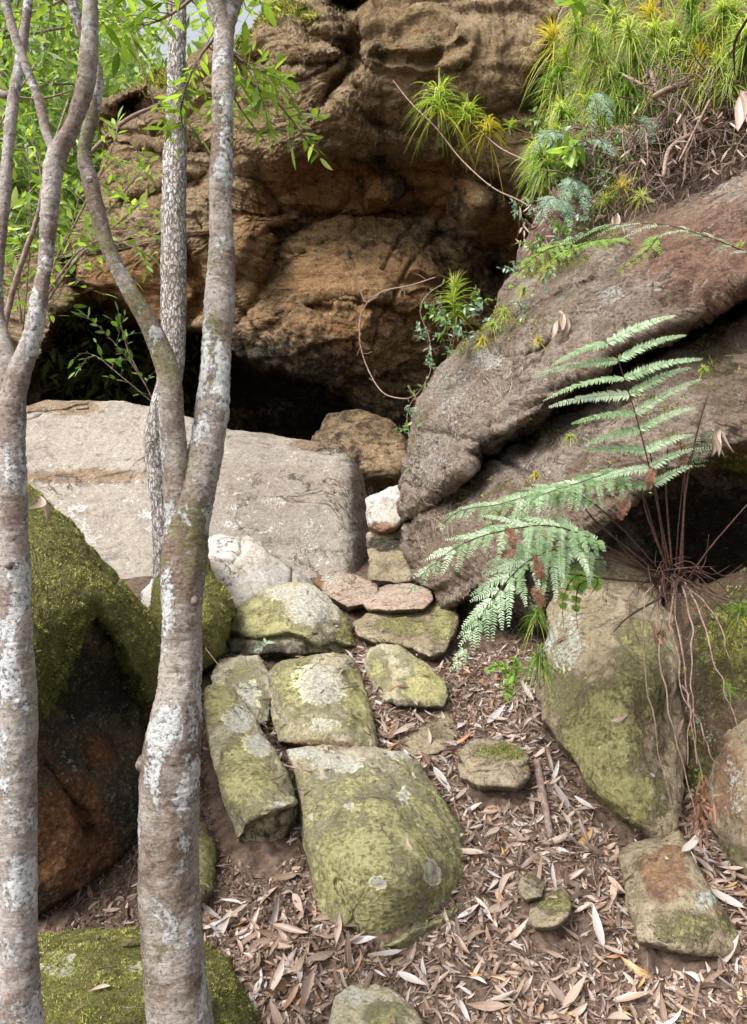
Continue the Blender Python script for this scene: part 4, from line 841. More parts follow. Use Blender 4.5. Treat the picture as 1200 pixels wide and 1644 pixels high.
t2 = tag(empty('forked_tree', P(40, 1900, 1.75)), 'pale pinkish forked tree cut by the left edge', 'tree')
limb('trunk', [(42, 1960, 44, 1.75), (33, 1700, 38, 1.74), (30, 1560, 34, 1.74), (26, 1400, 31, 1.74), (26, 1280, 31, 1.74), (28, 1130, 31, 1.74), (24, 1000, 28, 1.74), (21, 880, 26, 1.74), (18, 760, 24, 1.74), (20, 650, 24, 1.74), (30, 600, 20, 1.74), (50, 545, 16.5, 1.74), (66, 470, 14, 1.73), (75, 400, 13, 1.73), (80, 330, 13.5, 1.72), (90, 255, 16, 1.72), (118, 200, 14, 1.71), (138, 130, 14, 1.7), (145, 60, 13.5, 1.7), (146, -10, 13, 1.69), (150, -120, 12, 1.68)],
     m_smooth_b, t2, k=96, step=0.005, seed=13, amp=0.008)
limb('limb', [(22, 640, 18, 1.745), (8, 570, 16, 1.75), (-6, 500, 11, 1.76), (-4, 420, 10, 1.76), (6, 330, 9, 1.77), (14, 230, 9, 1.77), (22, 160, 9, 1.78), (34, 90, 8, 1.78), (46, 0, 8, 1.79), (55, -80, 7, 1.8)], m_smooth_b, t2, k=48, step=0.006, seed=15, amp=0.003)
limb('limb', [(92, 250, 10, 1.72), (76, 215, 8, 1.72), (62, 160, 7.5, 1.72), (40, 100, 7, 1.71), (22, 50, 6.5, 1.7), (5, -10, 6, 1.7), (-10, -60, 6, 1.7)], m_smooth_b, t2, k=40, step=0.006, seed=17, amp=0.003)
limb('limb', [(24, 150, 5, 1.78), (5, 152, 6, 1.78), (-15, 140, 6, 1.78)], m_smooth_b, t2, k=24, step=0.006, seed=18, amp=0.002)
knot(t1, 340, 655, 1.955, 0.010, m_smooth, 8); knot(t1, 262, 1345, 1.885, 0.010, m_smooth, 9); knot(t1, 362, 330, 2.045, 0.008, m_smooth, 10); knot(t2, 14, 905, 1.705, 0.010, m_smooth_b, 11)
knot(t2, 30, 1128, 1.715, 0.016, m_smooth_b, 7)

t3 = tag(empty('rough_barked_tree', P(270, 1010, 4.4)), 'straight grey tree with cracked plated bark standing behind the forked tree', 'tree')
limb('trunk', [(275, 1060, 22, 4.4), (266, 940, 18, 4.4), (262, 860, 16, 4.4), (257, 800, 15, 4.4), (252, 750, 16, 4.4), (252, 705, 20, 4.4), (262, 655, 20, 4.4), (274, 600, 20, 4.4), (279, 520, 20, 4.42), (279, 420, 20, 4.44), (280, 300, 19.5, 4.46), (283, 200, 17, 4.5), (284, 110, 15, 4.52), (285, 30, 14, 4.55), (286, -60, 13, 4.6), (290, -220, 11, 4.65)],
     m_rough, t3, k=90, step=0.011, rough=bark_plates)

# ------------------------------------------------------------------ leafy sprays
def spray(tw, lf, pts, r0, n_tw, tl, leaf_l, dens=0.030, spread=0.9, up=0.15, ratio=0.30, seed=0, start=0.15, droop=0.25, tip=True, wind=None):
    """a branch with side twigs and alternate leaves"""
    g = np.random.default_rng(seed)
    C, rr = tube(tw, pts, np.linspace(r0, r0 * 0.3, len(pts)), k=6, bump=0.15)
    n = len(C); T = norm(np.gradient(C, axis=0))
    B, D, Nn, Ls = [], [], [], []
    def along(Cc, ll):
        s = np.concatenate([[0], np.cumsum(np.linalg.norm(np.diff(Cc, axis=0), axis=1))])
        m = max(3, int(s[-1] / dens)); q = np.linspace(s[-1] * 0.25, s[-1], m)
        pp = np.stack([np.interp(q, s, Cc[:, i]) for i in range(3)], -1)
        tt = norm(np.stack([np.interp(q, s, np.gradient(Cc[:, i])) for i in range(3)], -1))
        sd = norm(np.cross(tt, [0.1, 0.2, 1.0]))
        sg = np.where(np.arange(m) % 2, 1, -1)[:, None]
        dd = norm(tt * 0.75 + sd * sg * spread + 0.28 * g.normal(size=(m, 3)) + np.array([0, 0, up]))
        dd[-1] = norm(tt[-1] + 0.2 * g.normal(size=3))
        B.append(pp); D.append(dd); Nn.append(norm(np.array([0, -0.25, 1.0]) + 0.55 * g.normal(size=(m, 3)))); Ls.append(ll * (0.45 + 0.75 * g.random(m)))
    for i in range(n_tw):
        t = start + (1 - start) * (i + g.random()) / n_tw
        k = min(n - 1, int(t * (n - 1)))
        dr = norm(T[k] * 0.7 + norm(g.normal(size=3) * np.array([1, 0.9, 0.7])) * spread + np.array([0, 0, up]))
        l = tl * (0.55 + 0.6 * g.random()) * (1.15 - 0.5 * t)
        q0 = C[k]; q1 = q0 + dr * l * 0.5 + 0.06 * l * g.normal(size=3); q2 = q0 + dr * l + np.array([0, 0, -droop * l]) + 0.08 * l * g.normal(size=3)
        Cc, _ = tube(tw, [q0, q1, q2], [max(rr[k] * 0.5, 0.0012), 0.0012, 0.0007], n=7, k=4)
        along(Cc, leaf_l)
    if tip: along(C[int(n * 0.55):], leaf_l)
    B = np.vstack(B); D = np.vstack(D); Nn = np.vstack(Nn); Ls = np.concatenate(Ls)
    leaves(lf, B, D, Nn, Ls, Ls * ratio * (0.8 + 0.4 * g.random(len(B))), droop=0.18 * g.random(len(B)), curl=0.15 * (g.random(len(B)) - 0.5), seg=4, fold=0.2, rnd=np.clip(g.normal(0.5, 0.25, len(B)), 0, 1))

def leafy_limb(parent, names, specs, mat_t, mat_l):
    tw, lf = Acc(), Acc()
    for sp in specs: spray(tw, lf, **sp)
    tw.build(names[0], mat_t, parent); lf.build(names[1], mat_l, parent)

def pp(*a): return [P(u, v, Y) for u, v, Y in a]
# spray of the forked tree in front of the cliff
leafy_limb(t1, ('branch', 'foliage'), [
    dict(pts=pp((360, 60, 2.1), (400, 130, 2.25), (450, 170, 2.4), (500, 235, 2.5)), r0=0.006, n_tw=16, tl=0.16, leaf_l=0.055, dens=0.018, seed=1, start=0.1),
    dict(pts=pp((365, 90, 2.1), (410, 110, 2.3), (455, 130, 2.45)), r0=0.005, n_tw=14, tl=0.14, leaf_l=0.055, dens=0.018, seed=2, start=0.2),
    dict(pts=pp((362, 130, 2.1), (390, 180, 2.3), (425, 225, 2.4)), r0=0.004, n_tw=8, tl=0.12, leaf_l=0.052, dens=0.020, seed=3, start=0.2),
    dict(pts=pp((345, 60, 2.1), (310, 110, 2.2), (290, 180, 2.3), (300, 215, 2.35)), r0=0.005, n_tw=14, tl=0.15, leaf_l=0.055, dens=0.020, seed=4, start=0.1),
    dict(pts=pp((340, -30, 2.1), (280, 20, 2.3), (230, 40, 2.4), (180, 30, 2.5)), r0=0.006, n_tw=20, tl=0.2, leaf_l=0.06, dens=0.02, seed=5),
    dict(pts=pp((390, -40, 2.1), (410, 0, 2.4), (440, 10, 2.5)), r0=0.005, n_tw=6, tl=0.12, leaf_l=0.06, dens=0.02, seed=6),
], m_twig, m_canopy)
leafy_limb(t2, ('branch', 'foliage'), [
    dict(pts=pp((146, -40, 1.7), (100, 0, 2.0), (40, 20, 2.2), (-40, 10, 2.4)), r0=0.005, n_tw=14, tl=0.18, leaf_l=0.055, dens=0.022, seed=11),
    dict(pts=pp((50, -60, 1.8), (90, -10, 2.1), (130, 20, 2.2), (200, 10, 2.3)), r0=0.005, n_tw=14, tl=0.18, leaf_l=0.06, dens=0.022, seed=12),
], m_twig, m_canopy)

# understorey saplings between the forked trees and the cliff; each a plant of its own
def sapling(name, base, stems, label, mat_l, group=None, leaf_l=0.065, dens=0.026, n_tw=14, tl=0.28, seed=0, r0=0.009, cat='sapling'):
    e = tag(empty(name, base), label, cat, group)
    tw, lf = Acc(), Acc()
    for i, s in enumerate(stems):
        spray(tw, lf, [np.array(base, float)] * 0 + pp(*s), r0, n_tw, tl, leaf_l, dens=dens, seed=seed * 31 + i, start=0.55 if i == 0 else 0.3)
    tw.build('stem', m_twig, e); lf.build('foliage', mat_l, e)
    return e
def gpt(u, Y):
    x = (u - 600) / F * Y; return (x, Y, float(gz(x, Y)))
sapling('sapling', gpt(18, 5.0), [[(18, 980, 5.0), (16, 700, 5.0), (40, 500, 5.0), (50, 330, 4.9), (40, 200, 4.8)], [(30, 560, 5.0), (120, 420, 5.0), (200, 350, 5.0), (240, 310, 5.0)], [(36, 520, 5.0), (20, 430, 5.0), (-20, 380, 5.0)], [(34, 540, 5.0), (130, 400, 4.9), (200, 390, 4.9), (250, 420, 4.9)]],
        'bright green sapling in front of the cliff, left of the plated tree', m_canopy, leaf_l=0.095, dens=0.042, n_tw=12, tl=0.34, seed=2)
sapling('sapling', gpt(10, 5.6), [[(10, 950, 5.6), (16, 600, 5.6), (120, 350, 5.6), (150, 180, 5.6)], [(50, 500, 5.6), (190, 320, 5.6), (240, 260, 5.6)], [(80, 430, 5.6), (60, 250, 5.6), (10, 150, 5.6)], [(100, 400, 5.6), (180, 240, 5.5), (190, 190, 5.5)]],
        'taller bright sapling behind the left forked trunks', m_canopy, leaf_l=0.095, dens=0.042, n_tw=11, tl=0.4, seed=3)
sapling('sapling', gpt(-60, 4.6), [[(-80, 1000, 4.6), (-60, 700, 4.6), (-20, 400, 4.6), (60, 300, 4.6), (100, 330, 4.6)], [(-40, 500, 4.6), (-20, 250, 4.6), (60, 100, 4.6)], [(-50, 600, 4.6), (0, 380, 4.5), (60, 400, 4.5)]],
        'sapling leaning in from the left edge behind the pale tree', m_canopy, leaf_l=0.095, dens=0.042, n_tw=10, tl=0.35, seed=4)
sapling('cave_sapling', gpt(268, 5.2), [[(268, 900, 5.2), (268, 720, 5.2), (235, 620, 5.2), (175, 540, 5.1), (130, 500, 5.0)], [(250, 650, 5.2), (190, 600, 5.1), (150, 570, 5.1), (130, 590, 5.1)], [(236, 622, 5.2), (205, 560, 5.2), (190, 500, 5.2)]],
        'thin sapling with small leaves hanging before the black cave mouth', m_canopy_d, leaf_l=0.075, dens=0.034, n_tw=6, tl=0.22, seed=7, r0=0.006)
# bare thin sticks
def stick(label, pts, r, mat=None, name='thin_stem', k=6, group=None):
    ac = Acc(); tube(ac, pp(*pts), r, n=6 * len(pts), k=k, bump=0.15, freq=30)
    return tag(ac.build(name, mat or m_twig), label, 'stem', group)
stick('slanting thin dark stem left of the pale forked tree crown', [(-90, 1560, 2.6), (-50, 1000, 2.6), (-12, 640, 2.6), (20, 470, 2.6), (60, 350, 2.6), (75, 270, 2.6), (110, 160, 2.7)], [0.014, 0.013, 0.012, 0.010, 0.008, 0.005, 0.003])
stick('bare twig crossing in front of the left pale limbs', [(20, 155, 2.2), (70, 158, 2.2), (130, 140, 2.2), (195, 118, 2.3)], [0.003, 0.003, 0.002, 0.001])
stick('thin dark twig curving down between the limbs and the plated trunk', [(190, 10, 2.4), (215, 70, 2.4), (235, 130, 2.4), (250, 175, 2.4)], [0.004, 0.003, 0.002, 0.001])
stick('bare fallen branch lying along the cliff shoulder', [(140, 250, 7.4), (200, 195, 7.4), (250, 170, 7.5), (320, 135, 7.6)], [0.02, 0.022, 0.015, 0.006])

# trees on the hill beyond the cliff's left shoulder
def bgtree(u, Y, h, sd, label, group, crown_r=None, dense=1.0):
    g = np.random.default_rng(sd)
    b = np.array(gpt(u, Y)); e = tag(empty('background_tree', b), label, 'tree', group)
    top = b + np.array([g.normal() * 0.4, g.normal() * 0.4, h])
    ac = Acc(); r0 = 0.018 * h
    C, _ = tube(ac, [b - [0, 0, 0.3], b * 0.65 + top * 0.35 + [0.15 * g.normal(), 0, 0], b * 0.3 + top * 0.7, top], [r0, r0 * 0.8, r0 * 0.5, r0 * 0.15], n=24, k=9, bump=0.1)
    cl = Acc(); B, D = [], []
    cr = crown_r or h * 0.30
    for i in range(int(26 * dense)):
        t = 0.22 + 0.76 * g.random(); k = int(t * 23); d = norm(g.normal(size=3) * [1, 1, 0.45] + [0, 0, 0.25]); l = cr * (1.15 - 0.6 * abs(t - 0.6)) * (0.4 + 0.7 * g.random())
        E = C[k] + d * l; tube(ac, [C[k], (C[k] + E) / 2 + 0.08 * l * g.normal(size=3), E], [r0 * 0.25, r0 * 0.12, r0 * 0.03], n=7, k=5)
        for c in ((C[k] + E) / 2, E, E * 0.8 + C[k] * 0.2 + 0.2 * l * g.normal(size=3)):
            m = int(58 * dense); B.append(c + g.normal(size=(m, 3)) * 0.22 * cr * np.array([0.7, 0.7, 0.45])); D.append(g.normal(size=(m, 3)) + [0, 0, -0.4])
    B = np.vstack(B); D = np.vstack(D); m = len(B)
    L = (0.10 + 0.012 * Y) * (0.6 + 0.6 * g.random(m))
    leaves(cl, B, D, norm(g.normal(size=(m, 3)) + [0, 0, 1]), L, L * 0.34, seg=2, rnd=np.clip(g.normal(0.5 + 0.1 * g.normal(), 0.25, m), 0, 1))
    ac.build('trunk', m_farbark, e); cl.build('crown', m_far, e)
bl = 'leafy forest tree standing on the slope beyond the cliff shoulder'
for i, (u, Y, h) in enumerate([(-60, 10.5, 7), (60, 12, 8), (150, 13.5, 6.5), (230, 15.5, 7.5), (20, 16, 10), (-120, 14, 10), (320, 18, 8), (120, 20, 10), (250, 24, 9.5), (400, 22, 9), (-20, 25, 13), (180, 30, 13), (350, 32, 13), (60, 34, 15), (480, 30, 12), (-150, 22, 13)]):
    bgtree(u, Y, h, 100 + i, bl, 'trees on the slope beyond the cliff', dense=1.0)

# ------------------------------------------------------------------ ferns
def frond(lf, st, ctrl, pn, n_pin, Lmax, pinnule, width=0.0045, n_dir=(0.1, -0.8, 0.6), ang=25, env=None, seed=0, r0=0.003, start=0.3, droop=0.12, mode='comb', spacing=0.0085, sides=(1, 1), jit=0.08, dirs=None, rndc=0.5):
    """ctrl: (u,v,Y) rachis points; pinnae in pairs from 'start' to the tip, each carrying a comb of pinnules"""
    g = np.random.default_rng(seed)
    C, _ = tube(st, pp(*ctrl), np.linspace(r0, r0 * 0.25, len(ctrl)), n=60, k=6)
    T = norm(np.gradient(C, axis=0)); N0 = norm(np.array(n_dir, float))
    B, D, Nn, L, Wd = [], [], [], [], []; RR = []
    for i in range(n_pin):
        t = start + (1 - start) * (i + 0.3) / n_pin
        k = min(59, int(t * 59)); e = (i + 0.5) / n_pin
        ev = env(e) if env else min(1.0, 0.55 + 1.5 * e) * (1 - e) ** 0.75 + 0.08
        for sg in (1, -1):
            a = math.radians(ang + 25 * e) + jit * g.normal()
            Nv = norm(N0 + 0.12 * g.normal(size=3)); Sd = norm(np.cross(Nv, T[k])) * sg
            d = norm(Sd * math.cos(a) + T[k] * math.sin(a))
            if dirs: d = norm(np.array(dirs[0 if sg > 0 else 1]) + 0.07 * g.normal(size=3) + T[k] * 0.25)
            l = Lmax * ev * (0.78 + 0.36 * g.random()) * sides[0 if sg > 0 else 1]
            if l < 0.012: continue
            pr_ = rndc + 0.25 * g.normal()
            m = max(4, int(l / 0.012))
            s = np.linspace(0, 1, m + 1)
            mid = C[k] + d * (s[:, None] * l) + np.array([0, 0, -1]) * ((s ** 2)[:, None] * l * (droop + 0.05 * g.normal()))
            tube(st, mid[[0, m // 2, m]], [r0 * 0.32, r0 * 0.22, r0 * 0.08], n=5, k=3)
            np_ = max(4, int(l / spacing)); ss = (np.arange(np_) + 0.5) / np_
            base = np.stack([np.interp(ss, s, mid[:, j]) for j in range(3)], -1)
            pt = norm(np.stack([np.interp(ss, s, np.gradient(mid[:, j])) for j in range(3)], -1))
            q = norm(np.cross(Nv, pt))
            pl = pinnule * (np.minimum(1, 0.75 + ss * 2) * (1 - ss) ** 0.6 + 0.12) * (0.5 + 0.5 * min(1, l / (Lmax * 0.6))) * (0.85 + 0.3 * g.random(np_))
            for s2 in (1, -1):
                RR.append(np.full(np_, pr_)); B.append(base); D.append(norm(q * s2 * 0.85 + pt * 0.5 + 0.12 * g.normal(size=base.shape))); Nn.append(np.tile(Nv, (np_, 1)) + 0.12 * g.normal(size=(np_, 3))); L.append(pl); Wd.append(np.full(np_, width) * (0.6 + 0.5 * (1 - ss)))
    B, D, Nn, L, Wd = np.vstack(B), np.vstack(D), np.vstack(Nn), np.concatenate(L), np.concatenate(Wd)
    leaves(lf, B, D, Nn, L, Wd, droop=0.10, fold=0.1, seg=2, prof='blade', rnd=np.clip(np.concatenate(RR) + 0.12 * g.normal(size=len(B)), 0, 1))

def fern(name, loc, label, fronds, mat, group=None, stemmat=None, cat='fern'):
    e = tag(empty(name, loc), label, cat, group)
    for f in fronds:
        lf, st = Acc(), Acc(); f = dict(f); mt = f.pop('mat', mat)
        frond(lf, st, **f)
        o = lf.build('frond', mt, e); st.build('stalk', stemmat or m_stem, o)
    return e
YC = 2.95
crown = P(1080, 925, YC)
big = fern('tree_fern', crown, 'large fern sprouting from the rock crevice with feathery silvery green fronds', [
    # upright frond with long arching pinnae
    dict(ctrl=[(1072, 915, 2.95), (1062, 850, 2.9), (1045, 760, 2.82), (1022, 670, 2.76), (1000, 600, 2.72), (985, 560, 2.7), (958, 540, 2.68)], pn=0, n_pin=9, Lmax=0.29, pinnule=0.025, width=0.0085, n_dir=(0.0, -0.9, 0.45), start=0.36, spacing=0.0068,
         env=lambda e: 0.62 + 0.45 * e if e < 0.85 else 0.9, dirs=[(-0.92, -0.1, -0.24), (0.95, -0.05, 0.36)], droop=0.2, seed=41, r0=0.0032),
    # long frond arching left
    dict(ctrl=[(1040, 915, 2.95), (960, 870, 2.75), (890, 845, 2.6), (820, 850, 2.5), (750, 870, 2.42), (690, 910, 2.38), (655, 955, 2.36)], pn=0, n_pin=17, Lmax=0.20, pinnule=0.024, width=0.0068, n_dir=(-0.15, -0.55, 0.8), start=0.28, spacing=0.0062, ang=35, droop=0.28, seed=42, r0=0.0033),
    dict(ctrl=[(1040, 915, 2.95), (980, 895, 2.8), (910, 880, 2.62), (850, 900, 2.5), (800, 950, 2.42), (760, 1010, 2.38), (728, 1080, 2.36)], pn=0, n_pin=18, Lmax=0.21, pinnule=0.024, width=0.0066, n_dir=(-0.35, -0.75, 0.55), start=0.32, spacing=0.0062, ang=38, droop=0.30, seed=43, r0=0.003),
    dict(ctrl=[(1050, 905, 2.95), (1000, 850, 2.9), (940, 800, 2.82), (880, 790, 2.75), (800, 810, 2.7), (740, 820, 2.66), (700, 850, 2.62)], pn=0, n_pin=15, Lmax=0.18, pinnule=0.024, width=0.0066, n_dir=(-0.2, -0.5, 0.85), start=0.35, spacing=0.0062, ang=35, droop=0.25, seed=44, r0=0.003),
    dict(ctrl=[(1072, 915, 2.97), (1050, 850, 2.95), (1030, 790, 2.92), (990, 760, 2.85), (930, 775, 2.75), (860, 800, 2.65), (820, 840, 2.6)], pn=0, n_pin=15, Lmax=0.16, pinnule=0.024, width=0.0085, n_dir=(-0.1, -0.5, 0.85), start=0.42, spacing=0.0062, ang=35, droop=0.35, seed=45, r0=0.003, rndc=0.35),
    dict(ctrl=[(1085, 915, 2.97), (1090, 840, 2.95), (1100, 760, 2.92), (1120, 715, 2.9), (1160, 690, 2.88)], pn=0, n_pin=8, Lmax=0.10, pinnule=0.016, n_dir=(0, -0.8, 0.6), start=0.65, ang=30, seed=46, r0=0.0026, rndc=0.4),
    dict(ctrl=[(1060, 930, 2.95), (980, 900, 2.85), (920, 905, 2.75), (880, 930, 2.7), (850, 985, 2.66)], pn=0, n_pin=12, Lmax=0.11, pinnule=0.02, n_dir=(-0.2, -0.7, 0.7), start=0.4, ang=35, seed=47, r0=0.0024, rndc=0.3, droop=0.3),
], m_fern)
# dead reddish pinnae, stalks and roots of the crown
def parts_on(e, name, mat, fn):
    a = Acc(); fn(a); return a.build(name, mat, e)
def dead(u, v, Y, du, dv, l, sd):
    lf, st = Acc(), Acc()
    frond(lf, st, [(u, v, Y), (u + du * 0.5, v + dv * 0.4, Y - 0.03), (u + du, v + dv, Y - 0.02)], 0, 9, l, 0.016, width=0.006, start=0.1, ang=30, seed=sd, r0=0.0016, n_dir=(0.2, -0.9, 0.3), jit=0.3, droop=0.3)
    o = lf.build('dead_frond', m_fern_dead, big); st.build('stalk', m_stem, o); o['label'] = 'withered red-brown frond'
for i, (u, v, Y, du, dv, l) in enumerate([(815, 845, 2.42, 12, 40, .03), (860, 890, 2.45, 10, 50, .035), (905, 870, 2.6, -30, 10, .03), (1050, 750, 2.8, -10, 40, .03), (1090, 700, 2.85, 10, 60, .04), (860, 940, 2.45, 14, 40, .03), (800, 890, 2.4, 40, -6, .02), (1010, 800, 2.8, -18, 40, .03)]):
    dead(u, v, Y, du, dv, l, 70 + i)
stk = [[(1075, 920, 2.95), (1040, 830, 2.9), (1030, 780, 2.88)], [(1078, 920, 2.95), (1060, 830, 2.9), (1050, 760, 2.88), (1042, 715, 2.86)], [(1090, 930, 2.95), (1098, 820, 2.9), (1100, 750, 2.88)], [(1080, 920, 2.95), (1070, 790, 2.9), (1072, 720, 2.88)],
       [(1095, 925, 2.95), (1100, 800, 2.88), (1118, 700, 2.84), (1138, 630, 2.8)], [(1060, 930, 2.95), (1000, 900, 2.9), (925, 860, 2.8)], [(1050, 935, 2.95), (980, 930, 2.9), (905, 920, 2.8)], [(1050, 915, 2.95), (960, 840, 2.85), (930, 800, 2.8)],
       [(1105, 930, 2.95), (1140, 880, 2.85), (1200, 810, 2.75)], [(1060, 960, 2.95), (1010, 990, 2.9), (985, 1015, 2.85)], [(1110, 940, 2.95), (1160, 960, 2.85), (1200, 970, 2.8)], [(1050, 925, 2.95), (1000, 880, 2.9), (990, 860, 2.85)]]
for s in stk: parts_on(big, 'stalk', m_stem, lambda a: tube(a, pp(*s), np.linspace(0.0045, 0.0022, len(s)), n=14, k=7))
hang = [[(1080, 935, 2.93), (1090, 1000, 2.85), (1105, 1100, 2.82), (1118, 1200, 2.82), (1135, 1330, 2.82)], [(1085, 935, 2.93), (1078, 1000, 2.83), (1100, 1130, 2.8), (1105, 1230, 2.8)], [(1100, 935, 2.93), (1130, 1000, 2.82), (1160, 1100, 2.78), (1195, 1190, 2.75)],
        [(1050, 940, 2.93), (1030, 1000, 2.86), (1045, 1120, 2.84), (1060, 1220, 2.84), (1080, 1290, 2.84)], [(1060, 940, 2.93), (1058, 1030, 2.84), (1085, 1180, 2.82), (1110, 1280, 2.8), (1130, 1340, 2.8)], [(1095, 940, 2.93), (1110, 1010, 2.83), (1112, 1120, 2.8), (1120, 1230, 2.8)],
        [(1030, 940, 2.95), (1010, 960, 2.9), (1020, 1010, 2.88), (1040, 1060, 2.88)], [(1095, 940, 2.95), (1150, 990, 2.85), (1170, 1060, 2.82)], [(1095, 1100, 2.82), (1120, 1150, 2.8), (1150, 1230, 2.8)]]
gk = np.random.default_rng(77)
def kink(p): c = catmull(np.array(p), 3 * len(p)); c[1:] += gk.normal(size=c[1:].shape) * 0.005; return c
for s in hang: parts_on(big, 'dead_stalk', m_deadstem, lambda a: tube(a, kink(pp(*s)), np.linspace(0.0040, 0.0015, 3 * len(s)), n=50, k=7, bump=0.1))
def roots(a):
    g = np.random.default_rng(5)
    for i in range(70):
        c = crown + g.normal(size=3) * [0.05, 0.04, 0.025]; d = norm(g.normal(size=3) * [1, 0.6, 0.8] + [0, -0.4, -0.5]); l = 0.06 + 0.14 * g.random()
        tube(a, [c, c + d * l * 0.5 + 0.02 * g.normal(size=3), c + d * l + [0, 0, -0.05 * g.random()]], [0.0026, 0.0018, 0.0008], n=8, k=5)
parts_on(big, 'root_crown', m_stem, roots)
def shrivel(a, c, n, L, sd, sp=(0.02, 0.02, 0.05)):
    g = np.random.default_rng(sd); B = P(*c) + g.normal(size=(n, 3)) * np.array(sp)
    leaves(a, B, g.normal(size=(n, 3)) * [0.5, 0.5, 0.6] + [0, 0, -1], g.normal(size=(n, 3)), L * (0.5 + g.random(n)), L * 0.22, curl=0.5 * g.normal(size=n), droop=0.2, seg=4)
parts_on(big, 'dead_frond', m_fern_dead, lambda a: shrivel(a, (1128, 1290, 2.8), 70, 0.05, 3, (0.012, 0.012, 0.045)))
parts_on(big, 'dead_frond', m_fern_dead, lambda a: shrivel(a, (1055, 1010, 2.84), 30, 0.03, 4, (0.015, 0.01, 0.02)))
# curled pale dead leaves caught on the stalks
def curled(label, c, L, sd, n=2, mat=None):
    g = np.random.default_rng(sd); a = Acc()
    leaves(a, P(*c) + g.normal(size=(n, 3)) * 0.008, g.normal(size=(n, 3)) * [0.3, 0.3, 0.2] + [0, 0, -1], g.normal(size=(n, 3)) + [0, -1, 0], L, L * 0.35, curl=0.35 + 0.25 * g.random(n), droop=0.1, fold=0.9, seg=10, twist=1.6 * g.normal(size=n), sickle=0.15 * g.normal(size=n), rnd=np.linspace(0.50, 0.64, n))
    return tag(a.build('curled_leaf', mat or m_litter), label, 'leaf')
curled('pale curled dead leaf hung on a stalk right of the upright fern frond', (1155, 690, 2.78), 0.085, 1, 5)
curled('pinkish dead leaf lying on top of the overhanging mossy boulder', (62, 795, 3.15), 0.10, 9, 2)
curled('brown curled leaf resting against the top of the leaning boulder', (905, 500, 4.1), 0.13, 2, 3)
curled('white curled leaf among the ferns on the boulder crest', (985, 345, 4.5), 0.12, 3, 2)
curled('curled orange-brown leaf poking in at the top right edge', (1190, 150, 3.4), 0.16, 4, 3)

fern('crest_fern', P(1230, 420, 3.3), 'fern frond with black stem leaning in over the boulder crest from the right edge', [
    dict(ctrl=[(1300, 440, 3.3), (1200, 405, 3.3), (1130, 378, 3.32), (1060, 360, 3.4), (980, 362, 3.55), (900, 385, 3.7)], pn=0, n_pin=14, Lmax=0.26, pinnule=0.018, width=0.0075, n_dir=(0.1, -0.6, 0.8), start=0.18, spacing=0.0095, ang=32,
         env=lambda e: (0.5 + 1.0 * e) * (1 - e) ** 0.35, sides=(1.0, 0.7), droop=0.25, seed=51, r0=0.004)], m_fern)
fern('crest_fern', P(1000, 400, 4.6), 'bright green drooping fern fronds on the boulder crest left of the black-stemmed frond', [
    dict(ctrl=[(1010, 385, 4.5), (960, 385, 4.2), (900, 410, 4.0), (850, 450, 3.95)], pn=0, n_pin=14, Lmax=0.14, pinnule=0.02, width=0.009, start=0.1, ang=30, droop=0.3, seed=52, n_dir=(-0.2, -0.5, 0.8)),
    dict(ctrl=[(1060, 375, 4.3), (1040, 400, 4.0), (990, 440, 3.9)], pn=0, n_pin=10, Lmax=0.10, pinnule=0.018, width=0.009, start=0.1, ang=30, droop=0.4, seed=53),
    dict(ctrl=[(930, 390, 4.6), (880, 400, 4.3), (840, 430, 4.2), (815, 470, 4.15)], pn=0, n_pin=10, Lmax=0.12, pinnule=0.02, width=0.009, start=0.1, ang=30, droop=0.4, seed=54)], m_fern_g)
fern('small_fern', P(940, 930, 3.0), 'small lime green fern tucked under the big fern fronds', [
    dict(ctrl=[(955, 925, 3.1), (925, 925, 2.9), (905, 960, 2.8), (905, 1010, 2.78)], pn=0, n_pin=9, Lmax=0.05, pinnule=0.022, width=0.012, start=0.1, ang=40, droop=0.3, seed=55, spacing=0.013),
    dict(ctrl=[(950, 930, 3.1), (930, 940, 2.9), (925, 975, 2.82), (928, 1010, 2.8)], pn=0, n_pin=8, Lmax=0.045, pinnule=0.02, width=0.012, start=0.1, ang=40, droop=0.3, seed=56, spacing=0.013),
    dict(ctrl=[(955, 925, 3.1), (960, 935, 2.95), (945, 960, 2.9)], pn=0, n_pin=6, Lmax=0.04, pinnule=0.02, width=0.012, start=0.1, ang=40, droop=0.3, seed=57, spacing=0.013)], m_fern_g)
fern('small_fern', P(810, 1095, 3.55), 'dark little fern at the top of the leaf litter below the arching fronds', [
    dict(ctrl=[(825, 1100, 3.6), (808, 1070, 3.55), (785, 1075, 3.5), (772, 1090, 3.5)], pn=0, n_pin=7, Lmax=0.05, pinnule=0.018, width=0.010, start=0.2, ang=40, seed=58, spacing=0.012),
    dict(ctrl=[(825, 1100, 3.6), (830, 1065, 3.55), (815, 1055, 3.5)], pn=0, n_pin=6, Lmax=0.045, pinnule=0.018, width=0.010, start=0.2, ang=40, seed=59, spacing=0.012),
    dict(ctrl=[(825, 1105, 3.6), (820, 1085, 3.5), (808, 1110, 3.45)], pn=0, n_pin=6, Lmax=0.04, pinnule=0.018, width=0.010, start=0.2, ang=40, seed=60, spacing=0.012)], m_fern_g)
blue = [(905, 215, 5.1, -50, 30), (940, 230, 5.0, 50, 20), (1010, 235, 5.0, 40, -20), (930, 290, 4.9, -30, 50), (900, 320, 4.9, -40, 40), (960, 150, 5.1, 20, 50), (1040, 190, 5.0, 10, 40)]
